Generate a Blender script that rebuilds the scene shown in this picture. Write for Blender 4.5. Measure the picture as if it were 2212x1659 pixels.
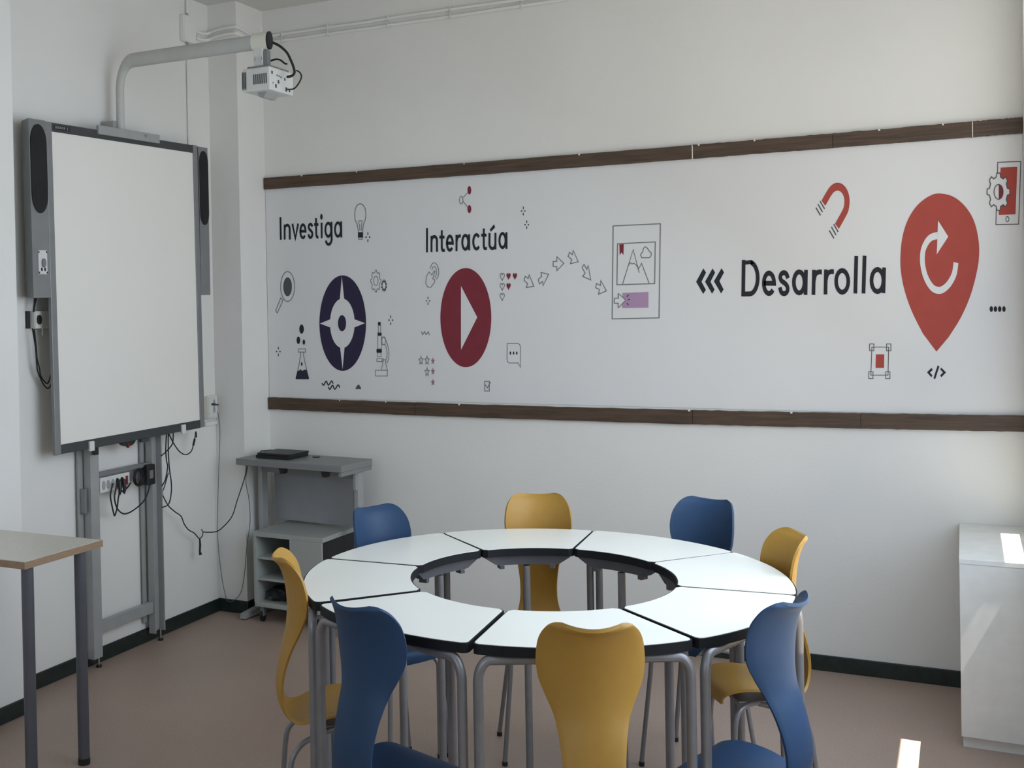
import bpy, bmesh, math, random
from mathutils import Vector, Matrix
from mathutils.geometry import tessellate_polygon

random.seed(4)
C = bpy.context.scene.collection
for o in list(bpy.data.objects):
    bpy.data.objects.remove(o, do_unlink=True)
PI = math.pi
sc = bpy.context.scene

# ------------------------------------------------------------------ camera, light, exposure
cam_d = bpy.data.cameras.new('camera')
cam = bpy.data.objects.new('camera', cam_d)
C.objects.link(cam)
sc.camera = cam
yaw, pitch, roll = -0.480232, 0.010694, -0.019105
fw0 = Vector((math.sin(yaw), math.cos(yaw), 0)); rt0 = Vector((math.cos(yaw), -math.sin(yaw), 0)); up0 = Vector((0, 0, 1))
fw = math.cos(pitch)*fw0 - math.sin(pitch)*up0
u0 = math.cos(pitch)*up0 + math.sin(pitch)*fw0
rt = math.cos(roll)*rt0 + math.sin(roll)*u0
up = math.cos(roll)*u0 - math.sin(roll)*rt0
M4 = Matrix((rt, up, -fw)).transposed().to_4x4()
M4.translation = Vector((3.39576, -5.04022, 1.56582))
cam.matrix_world = M4
cam_d.sensor_fit = 'HORIZONTAL'
cam_d.sensor_width = 36.0
cam_d.lens = 36.0*2465.09/2212.0
cam_d.shift_x = (1106-797.6)/2212.0
cam_d.shift_y = -(829.5-677.53)/2212.0
cam_d.clip_start = 0.02

w = bpy.data.worlds.new('sky'); sc.world = w; w.use_nodes = True
wb = w.node_tree.nodes['Background']
wb.inputs['Color'].default_value = (0.75, 0.86, 1.0, 1); wb.inputs['Strength'].default_value = 1.5

def area(name, loc, direction, sx, sy, power, col):
    l = bpy.data.lights.new(name, 'AREA'); l.shape = 'RECTANGLE'; l.size = sx; l.size_y = sy
    l.energy = power; l.color = col
    o = bpy.data.objects.new(name, l); C.objects.link(o)
    o.location = loc
    o.rotation_euler = Vector(direction).to_track_quat('-Z', 'Z').to_euler()
    return o
# daylight arriving through the windows of the right-hand wall
area('window_daylight', (3.74, -2.0, 1.66), (-1, -0.5, -1.15), 2.5, 1.75, 52, (0.62, 0.785, 1.0))
area('window_ground_bounce', (3.70, -1.45, 1.60), (-1, -0.1, 0.75), 2.5, 1.7, 11.5, (1.0, 0.80, 0.48))
area('rear_window_daylight', (2.0, -6.62, 1.85), (0, 1, -0.9), 2.6, 1.7, 10, (0.84, 0.91, 1.0))
sun = bpy.data.lights.new('sun', 'SUN'); sun.energy = 26; sun.angle = 0.004; sun.color = (1, 0.96, 0.9)
so = bpy.data.objects.new('sun', sun); C.objects.link(so)
so.rotation_euler = Vector((-1, 0.03, -2.0)).to_track_quat('-Z', 'Y').to_euler()

sc.view_settings.view_transform = 'Standard'
sc.view_settings.look = 'None'
sc.view_settings.exposure = 0.0
sc.view_settings.gamma = 1.0
sc.view_settings.use_curve_mapping = False

# ------------------------------------------------------------------ materials
def s2l(c):
    return tuple((v/255/12.92 if v/255 <= 0.04045 else ((v/255+0.055)/1.055)**2.4) for v in c)
def mat(name, col, rough=0.5, metal=0.0, spec=0.5, noise=None, bump=None, coat=0.0):
    """col: linear rgb. noise=(scale, amount, detail) mixes colour; bump=(scale, strength)."""
    m = bpy.data.materials.new(name); m.use_nodes = True
    nt = m.node_tree; b = nt.nodes['Principled BSDF']
    b.inputs['Base Color'].default_value = (*col, 1)
    b.inputs['Roughness'].default_value = rough
    b.inputs['Metallic'].default_value = metal
    b.inputs['Specular IOR Level'].default_value = spec
    b.inputs['Coat Weight'].default_value = coat
    tc = nt.nodes.new('ShaderNodeTexCoord')
    sc_, am, det = noise if noise else (18.0, 0.04, 3.0)
    n = nt.nodes.new('ShaderNodeTexNoise'); n.inputs['Scale'].default_value = sc_; n.inputs['Detail'].default_value = det
    nt.links.new(tc.outputs['Object'], n.inputs['Vector'])
    r = nt.nodes.new('ShaderNodeValToRGB')
    r.color_ramp.elements[0].position = 0.3; r.color_ramp.elements[1].position = 0.7
    r.color_ramp.elements[0].color = (*[max(0, c*(1-am)) for c in col], 1)
    r.color_ramp.elements[1].color = (*[min(1, c*(1+am)) for c in col], 1)
    nt.links.new(n.outputs['Fac'], r.inputs['Fac']); nt.links.new(r.outputs['Color'], b.inputs['Base Color'])
    if bump:
        n2 = nt.nodes.new('ShaderNodeTexNoise'); n2.inputs['Scale'].default_value = bump[0]; n2.inputs['Detail'].default_value = 4
        nt.links.new(tc.outputs['Object'], n2.inputs['Vector'])
        bp = nt.nodes.new('ShaderNodeBump'); bp.inputs['Strength'].default_value = bump[1]; bp.inputs['Distance'].default_value = 0.002
        nt.links.new(n2.outputs['Fac'], bp.inputs['Height']); nt.links.new(bp.outputs['Normal'], b.inputs['Normal'])
    return m

MAT = {}
MAT['wall'] = mat('white_wall_paint', (0.77, 0.755, 0.71), 0.75, spec=0.25, noise=(2.2, 0.02, 4), bump=(90, 0.25))
MAT['ceiling'] = mat('white_ceiling_paint', (0.66, 0.645, 0.62), 0.8, spec=0.2, noise=(2, 0.02, 3))
MAT['green'] = mat('dark_green_skirting_paint', (0.012, 0.022, 0.019), 0.4, noise=(30, 0.3, 4))
MAT['panel'] = mat('satin_white_print', (0.72, 0.715, 0.70), 0.45, spec=0.4, noise=(3, 0.01, 2))
MAT['laminate'] = mat('white_laminate', (0.82, 0.805, 0.725), 0.26, spec=0.5, noise=(5, 0.01, 2))
MAT['black_edge'] = mat('black_plastic_edge', (0.007, 0.008, 0.010), 0.6, spec=0.25)
MAT['steel'] = mat('silver_painted_tube', (0.22, 0.215, 0.22), 0.34, metal=0.35, noise=(25, 0.05, 2))
MAT['darksteel'] = mat('dark_grey_tube', (0.10, 0.10, 0.115), 0.4, metal=0.3)
MAT['frame_grey'] = mat('grey_aluminium', (0.23, 0.235, 0.235), 0.4, metal=0.3)
MAT['frame_dark'] = mat('charcoal_aluminium', (0.045, 0.048, 0.05), 0.5)
MAT['bracket_grey'] = mat('light_grey_plastic', (0.33, 0.33, 0.32), 0.45)
MAT['board'] = mat('whiteboard_enamel', (0.80, 0.775, 0.71), 0.4, spec=0.35, noise=(2, 0.01, 2))
MAT['grille'] = mat('black_speaker_cloth', (0.008, 0.009, 0.009), 0.8, noise=(400, 0.5, 1), bump=(700, 0.4))
MAT['stand'] = mat('pale_grey_steel', (0.36, 0.365, 0.355), 0.42, metal=0.15)
MAT['arm_white'] = mat('off_white_painted_tube', (0.50, 0.50, 0.46), 0.4)
MAT['white_plastic'] = mat('white_plastic', (0.66, 0.66, 0.63), 0.4)
MAT['cream_plastic'] = mat('cream_plastic', (0.72, 0.71, 0.60), 0.4)
MAT['black_plastic'] = mat('black_plastic', (0.010, 0.010, 0.011), 0.45)
MAT['dark_slot'] = mat('dark_slot', (0.02, 0.02, 0.02), 0.7)
MAT['red_switch'] = mat('red_switch', (0.20, 0.015, 0.02), 0.35)
MAT['chrome'] = mat('chrome', (0.6, 0.6, 0.6), 0.2, metal=1.0)
MAT['desk_grey'] = mat('grey_laminate', (0.215, 0.22, 0.215), 0.42, noise=(150, 0.12, 3))
MAT['panel_grey'] = mat('grey_panel', (0.30, 0.305, 0.31), 0.5)
MAT['cab_grey'] = mat('grey_green_melamine', (0.38, 0.40, 0.365), 0.5, noise=(120, 0.05, 3))
MAT['desk_top'] = mat('pale_beige_laminate', (0.55, 0.52, 0.44), 0.3, noise=(60, 0.05, 3))
MAT['yellow'] = mat('mustard_shell', (0.375, 0.205, 0.036), 0.45, spec=0.35, noise=(35, 0.03, 3))
MAT['blue'] = mat('steel_blue_shell', (0.022, 0.052, 0.112), 0.5, spec=0.25, noise=(35, 0.03, 3))
MAT['cabinet_white'] = mat('white_cabinet_paint', (0.74, 0.74, 0.70), 0.25, spec=0.5)
MAT['grey_cable'] = mat('grey_cable_sheath', (0.12, 0.12, 0.12), 0.5)
MAT['bag'] = mat('dark_plastic_bag', (0.03, 0.034, 0.036), 0.25)
MAT['ink'] = mat('charcoal_ink', (0.028, 0.030, 0.036), 0.65, spec=0.12)
MAT['line'] = mat('grey_line_ink', (0.20, 0.205, 0.20), 0.65, spec=0.12)
MAT['maroon'] = mat('maroon_ink', (0.215, 0.036, 0.050), 0.65, spec=0.12)
MAT['navy'] = mat('navy_ink', (0.036, 0.030, 0.062), 0.65, spec=0.12)
MAT['navyd'] = mat('dark_navy_ink', (0.032, 0.037, 0.055), 0.65, spec=0.12)
MAT['red'] = mat('brick_red_ink', (0.40, 0.078, 0.060), 0.65, spec=0.12)
MAT['slate'] = mat('slate_ink', (0.095, 0.097, 0.11), 0.65, spec=0.12)
MAT['dusty'] = mat('dusty_maroon_ink', (0.33, 0.18, 0.19), 0.65, spec=0.12)
MAT['purple'] = mat('mauve_ink', (0.43, 0.28, 0.42), 0.65, spec=0.12)
MAT['plum'] = mat('plum_ink', (0.14, 0.06, 0.13), 0.65, spec=0.12)

def wood_mat(name, c1, c2, scale=(3, 40, 60)):
    m = bpy.data.materials.new(name); m.use_nodes = True
    nt = m.node_tree; b = nt.nodes['Principled BSDF']; b.inputs['Roughness'].default_value = 0.5
    tc = nt.nodes.new('ShaderNodeTexCoord'); mp = nt.nodes.new('ShaderNodeMapping'); mp.inputs['Scale'].default_value = scale
    n = nt.nodes.new('ShaderNodeTexNoise'); n.inputs['Scale'].default_value = 2.0; n.inputs['Detail'].default_value = 6; n.inputs['Distortion'].default_value = 0.6
    r = nt.nodes.new('ShaderNodeValToRGB')
    r.color_ramp.elements[0].position = 0.32; r.color_ramp.elements[1].position = 0.68
    r.color_ramp.elements[0].color = (*c1, 1); r.color_ramp.elements[1].color = (*c2, 1)
    nt.links.new(tc.outputs['Object'], mp.inputs['Vector']); nt.links.new(mp.outputs['Vector'], n.inputs['Vector'])
    nt.links.new(n.outputs['Fac'], r.inputs['Fac']); nt.links.new(r.outputs['Color'], b.inputs['Base Color'])
    return m
MAT['wood'] = wood_mat('dark_stained_wood', (0.046, 0.026, 0.014), (0.098, 0.058, 0.032))
MAT['ply_edge'] = wood_mat('beech_edge', (0.24, 0.155, 0.09), (0.34, 0.225, 0.14), (20, 20, 300))

def floor_mat():
    m = bpy.data.materials.new('speckled_brown_floor'); m.use_nodes = True
    nt = m.node_tree; b = nt.nodes['Principled BSDF']
    tc = nt.nodes.new('ShaderNodeTexCoord')
    def noise(scale, det, p0, p1, c0, c1):
        n = nt.nodes.new('ShaderNodeTexNoise'); n.inputs['Scale'].default_value = scale; n.inputs['Detail'].default_value = det
        nt.links.new(tc.outputs['Object'], n.inputs['Vector'])
        r = nt.nodes.new('ShaderNodeValToRGB'); e = r.color_ramp.elements
        e[0].position = p0; e[1].position = p1; e[0].color = (*c0, 1); e[1].color = (*c1, 1)
        nt.links.new(n.outputs['Fac'], r.inputs['Fac']); return r
    a = noise(230, 3, 0.36, 0.66, (0.33, 0.24, 0.19), (0.43, 0.325, 0.265))
    d = noise(1.7, 4, 0.3, 0.75, (0.90, 0.90, 0.90), (1.06, 1.05, 1.04))
    v = nt.nodes.new('ShaderNodeTexVoronoi'); v.inputs['Scale'].default_value = 75
    nt.links.new(tc.outputs['Object'], v.inputs['Vector'])
    vr = nt.nodes.new('ShaderNodeValToRGB'); vr.color_ramp.elements[0].position = 0.06; vr.color_ramp.elements[1].position = 0.11
    vr.color_ramp.elements[0].color = (1.35, 1.3, 1.25, 1); vr.color_ramp.elements[1].color = (1, 1, 1, 1)
    nt.links.new(v.outputs['Distance'], vr.inputs['Fac'])
    m1 = nt.nodes.new('ShaderNodeMixRGB'); m1.blend_type = 'MULTIPLY'; m1.inputs['Fac'].default_value = 1
    nt.links.new(a.outputs['Color'], m1.inputs['Color1']); nt.links.new(d.outputs['Color'], m1.inputs['Color2'])
    m2 = nt.nodes.new('ShaderNodeMixRGB'); m2.blend_type = 'MULTIPLY'; m2.inputs['Fac'].default_value = 1
    nt.links.new(m1.outputs['Color'], m2.inputs['Color1']); nt.links.new(vr.outputs['Color'], m2.inputs['Color2'])
    nt.links.new(m2.outputs['Color'], b.inputs['Base Color'])
    b.inputs['Roughness'].default_value = 0.42; b.inputs['Specular IOR Level'].default_value = 0.35
    return m
MAT['floor'] = floor_mat()

# ------------------------------------------------------------------ helpers
ZS = 1.74
def obj(name, bm, m, parent=None, smooth=False):
    me = bpy.data.meshes.new(name); bm.normal_update(); bm.to_mesh(me); bm.free()
    if m: me.materials.append(MAT[m])
    if smooth:
        for p in me.polygons: p.use_smooth = True
        try: me.set_sharp_from_angle(angle=math.radians(40))
        except Exception: pass
    o = bpy.data.objects.new(name, me); C.objects.link(o)
    if parent: o.parent = parent
    return o
def tag(o, label=None, cat=None, group=None, kind=None):
    if label: o['label'] = label
    if cat: o['category'] = cat
    if group: o['group'] = group
    if kind: o['kind'] = kind
    return o
def thing(name, label, cat, loc=(0, 0, 0), rz=0, group=None):
    o = bpy.data.objects.new(name, None); o.empty_display_size = 0.05; C.objects.link(o)
    o.location = loc; o.rotation_euler = (0, 0, rz)
    return tag(o, label, cat, group)
def bx(bm, lo, hi, bev=0.0, M=None):
    r = bmesh.ops.create_cube(bm, size=1.0)
    vs = r['verts']
    for v in vs:
        v.co = Vector([(lo[i]+hi[i])/2 + v.co[i]*(hi[i]-lo[i]) for i in range(3)])
    if bev > 0:
        es = list({e for v in vs for e in v.link_edges})
        g = bmesh.ops.bevel(bm, geom=es, offset=bev, segments=2, profile=0.5, affect='EDGES')
        vs = list({v for f in g['faces'] for v in f.verts} | {v for v in vs if v.is_valid})
    if M is not None:
        for v in vs: v.co = M @ v.co
    return vs
def box(name, lo, hi, m, parent=None, bev=0.0, M=None):
    bm = bmesh.new(); bx(bm, lo, hi, bev, M)
    return obj(name, bm, m, parent)
def catmull(pts, n=6):
    pts = [Vector(p) for p in pts]; out = []
    m = len(pts)
    for i in range(m-1):
        p0, p1, p2, p3 = pts[max(i-1, 0)], pts[i], pts[i+1], pts[min(i+2, m-1)]
        for j in range(n):
            t = j/n
            out.append(0.5*((2*p1)+(-p0+p2)*t+(2*p0-5*p1+4*p2-p3)*t*t+(-p0+3*p1-3*p2+p3)*t**3))
    out.append(pts[-1]); return out
def tube_bm(bm, pts, r, n=8, zs=1.0, cap=True):
    """round tube along a path; zs > 1 gives it the room's tall proportion (section stretched in z)."""
    P = [Vector((p[0], p[1], p[2]/zs)) for p in pts]
    rad = r if isinstance(r, (list, tuple)) else [r]*len(P)
    T = []
    for i in range(len(P)):
        t = (P[min(i+1, len(P)-1)]-P[max(i-1, 0)]); T.append(t.normalized())
    ref = Vector((0, 0, 1)) if abs(T[0].z) < 0.9 else Vector((1, 0, 0))
    u = T[0].cross(ref).normalized(); rings = []
    for i, p in enumerate(P):
        u = (u - T[i]*u.dot(T[i])).normalized(); v = T[i].cross(u)
        ring = []
        for k in range(n):
            a = 2*PI*k/n; q = p + (u*math.cos(a)+v*math.sin(a))*rad[i]
            ring.append(bm.verts.new((q.x, q.y, q.z*zs)))
        rings.append(ring)
    for a, b in zip(rings, rings[1:]):
        for k in range(n): bm.faces.new((a[k], a[(k+1) % n], b[(k+1) % n], b[k]))
    if cap:
        bm.faces.new(rings[0][::-1]); bm.faces.new(rings[-1])
def tube(name, pts, r, m, parent=None, n=8, zs=1.0):
    bm = bmesh.new(); tube_bm(bm, pts, r, n, zs); return obj(name, bm, m, parent, True)
def prism_bm(bm, outline, z0, z1, axis='z'):
    """extrude a 2D outline; axis z -> (x,y,z); axis y -> (x,z) outline extruded in y; axis x -> (y,z) outline extruded in x."""
    def P(p, h):
        return {'z': (p[0], p[1], h), 'y': (p[0], h, p[1]), 'x': (h, p[0], p[1])}[axis]
    a = [bm.verts.new(P(p, z0)) for p in outline]; b = [bm.verts.new(P(p, z1)) for p in outline]
    n = len(a)
    fs = [bm.faces.new(a[::-1]), bm.faces.new(b)]
    for i in range(n): bm.faces.new((a[i], a[(i+1) % n], b[(i+1) % n], b[i]))
    bmesh.ops.recalc_face_normals(bm, faces=bm.faces[:])
def prism(name, outline, z0, z1, m, parent=None, axis='z', smooth=False):
    bm = bmesh.new(); prism_bm(bm, outline, z0, z1, axis); return obj(name, bm, m, parent, smooth)
def cyl(name, p0, p1, r, m, parent=None, n=16, zs=1.0):
    return tube(name, [p0, p1], r, m, parent, n, zs)
def ell(cx, cy, rx, ry, n=28, a0=0, a1=2*PI):
    full = abs(a1-a0-2*PI) < 1e-6
    return [(cx+rx*math.cos(a0+(a1-a0)*i/(n if full else n-1)), cy+ry*math.sin(a0+(a1-a0)*i/(n if full else n-1))) for i in range(n)]
def copy_tree(o, parent=None):
    c = o.copy(); C.objects.link(c)
    if parent: c.parent = parent
    for ch in list(o.children): copy_tree(ch, c)
    return c

# ------------------------------------------------------------------ room shell
XR, YB, ZC = 3.605, -6.4, 3.0864
def struct(name, lo, hi, m):
    return tag(box(name, lo, hi, m), kind='structure')
struct('floor', (-0.15, YB-0.15, -0.1), (XR+0.15, 0.15, 0), 'floor')
struct('ceiling', (-0.15, YB-0.15, ZC), (XR+0.15, 0.15, ZC+0.1), 'ceiling')
struct('wall_far', (-0.15, 0, 0), (XR+0.15, 0.15, ZC), 'wall')
struct('wall_left', (-0.15, YB, 0), (0, 0, ZC), 'wall')
struct('wall_corner', (0, -0.2418, 0), (0.1726, 0, ZC), 'wall')
struct('wall_pilaster', (0, YB, 0), (0.166, -1.772, ZC), 'wall')
# right-hand wall with its window opening, the window wall the daylight comes through
bm = bmesh.new()
WY0, WY1, WZ0, WZ1 = -3.4, -0.16, 0.72, 2.72
bx(bm, (XR, YB, 0), (XR+0.06, 0, WZ0)); bx(bm, (XR, YB, WZ1), (XR+0.06, 0, ZC))
bx(bm, (XR, WY1, WZ0), (XR+0.06, 0, WZ1)); bx(bm, (XR, YB, WZ0), (XR+0.06, WY0, WZ1))
tag(obj('wall_right', bm, 'wall'), kind='structure')
bm = bmesh.new()
bx(bm, (0, YB-0.15, 0), (XR, YB, 0.95)); bx(bm, (0, YB-0.15, 2.75), (XR, YB, ZC))
bx(bm, (0, YB-0.15, 0.95), (0.6, YB, 2.75)); bx(bm, (3.3, YB-0.15, 0.95), (XR, YB, 2.75))
tag(obj('wall_rear', bm, 'wall'), kind='structure')
# unseen canopy added outside to block all but a low strip of sun
tag(box('added_sun_canopy', (XR+0.06, -5.2, 2.80), (XR+0.982, 0.5, 2.86), 'ceiling'), kind='structure')
# skirting boards
BH = 0.0655
def skirt(name, lo, hi):
    o = box(name, lo, hi, 'green', None, 0.003); tag(o, kind='structure')
skirt('baseboard_far', (0.1726, -0.008, 0), (XR, 0, BH))
skirt('baseboard_left', (0, -1.772, 0), (0.008, -0.2418, BH))
skirt('baseboard_corner', (0, -0.2498, 0), (0.1806, -0.2418, BH))
skirt('baseboard_corner_side', (0.1726, -0.2418, 0), (0.1806, -0.008, BH))
skirt('baseboard_pilaster', (0.166, YB, 0), (0.174, -1.772, BH))

# two dark wooden rails on the far wall, each of several planks with open joints
def rail(name, z0, z1, cuts, sag):
    e = bpy.data.objects.new(name, None); C.objects.link(e); tag(e, kind='structure')
    for i, (a, b) in enumerate(zip(cuts, cuts[1:])):
        bm = bmesh.new(); n = 26; rows = []
        for k in range(n+1):
            t = k/n; x = a+0.0012+(b-a-0.0024)*t
            jt = random.uniform(-0.0012, 0.0012); jb = random.uniform(-0.001, 0.001)
            sk = sag[0]+sag[1]*(1-((x-1.75)/1.75)**2)
            zt, zb = z1+jt+sk, z0+jb+sk
            rows.append([bm.verts.new(p) for p in ((x, 0, zb), (x, -0.018, zb), (x, -0.018, zt), (x, 0, zt))])
        for r0, r1 in zip(rows, rows[1:]):
            for q in range(4): bm.faces.new((r0[q], r1[q], r1[(q+1) % 4], r0[(q+1) % 4]))
        bm.faces.new(rows[0]); bm.faces.new(rows[-1][::-1])
        bmesh.ops.recalc_face_normals(bm, faces=bm.faces[:])
        obj('plank', bm, 'wood', e)
    return e
r1 = rail('trim_1', 2.1595, 2.2183, (0.174, 2.366, 2.93, 3.435, XR), (0.002, -0.007))
r2 = rail('trim_2', 1.0142, 1.0756, (0.174, 1.02, 2.348, 3.02, XR), (0.003, -0.012))

for e, x, z0, z1, k in ((r1, 2.366, 2.152, 2.2125, 0.0022), (r1, 3.435, 2.159, 2.219, 0.0014)):
    f = box('joint_filler', (x-k, -0.0186, z0), (x+k, -0.001, z1), 'cream_plastic', e); f['label'] = 'cream filler in the plank joint'
for e, xs, zz in ((r1, (0.40, 0.72, 1.30, 1.86, 2.39, 2.62, 3.10, 3.33), 2.2165), (r2, (0.60, 0.86, 1.25, 2.33, 2.75), 1.0745)):
    for x in xs:
        z = zz+(0.002-0.007*(1-((x-1.75)/1.75)**2) if e is r1 else 0.003-0.012*(1-((x-1.75)/1.75)**2))
        box('paint_fleck', (x, -0.0188, z-0.004), (x+random.uniform(0.004, 0.010), -0.017, z+0.003), 'wall', e)

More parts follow.
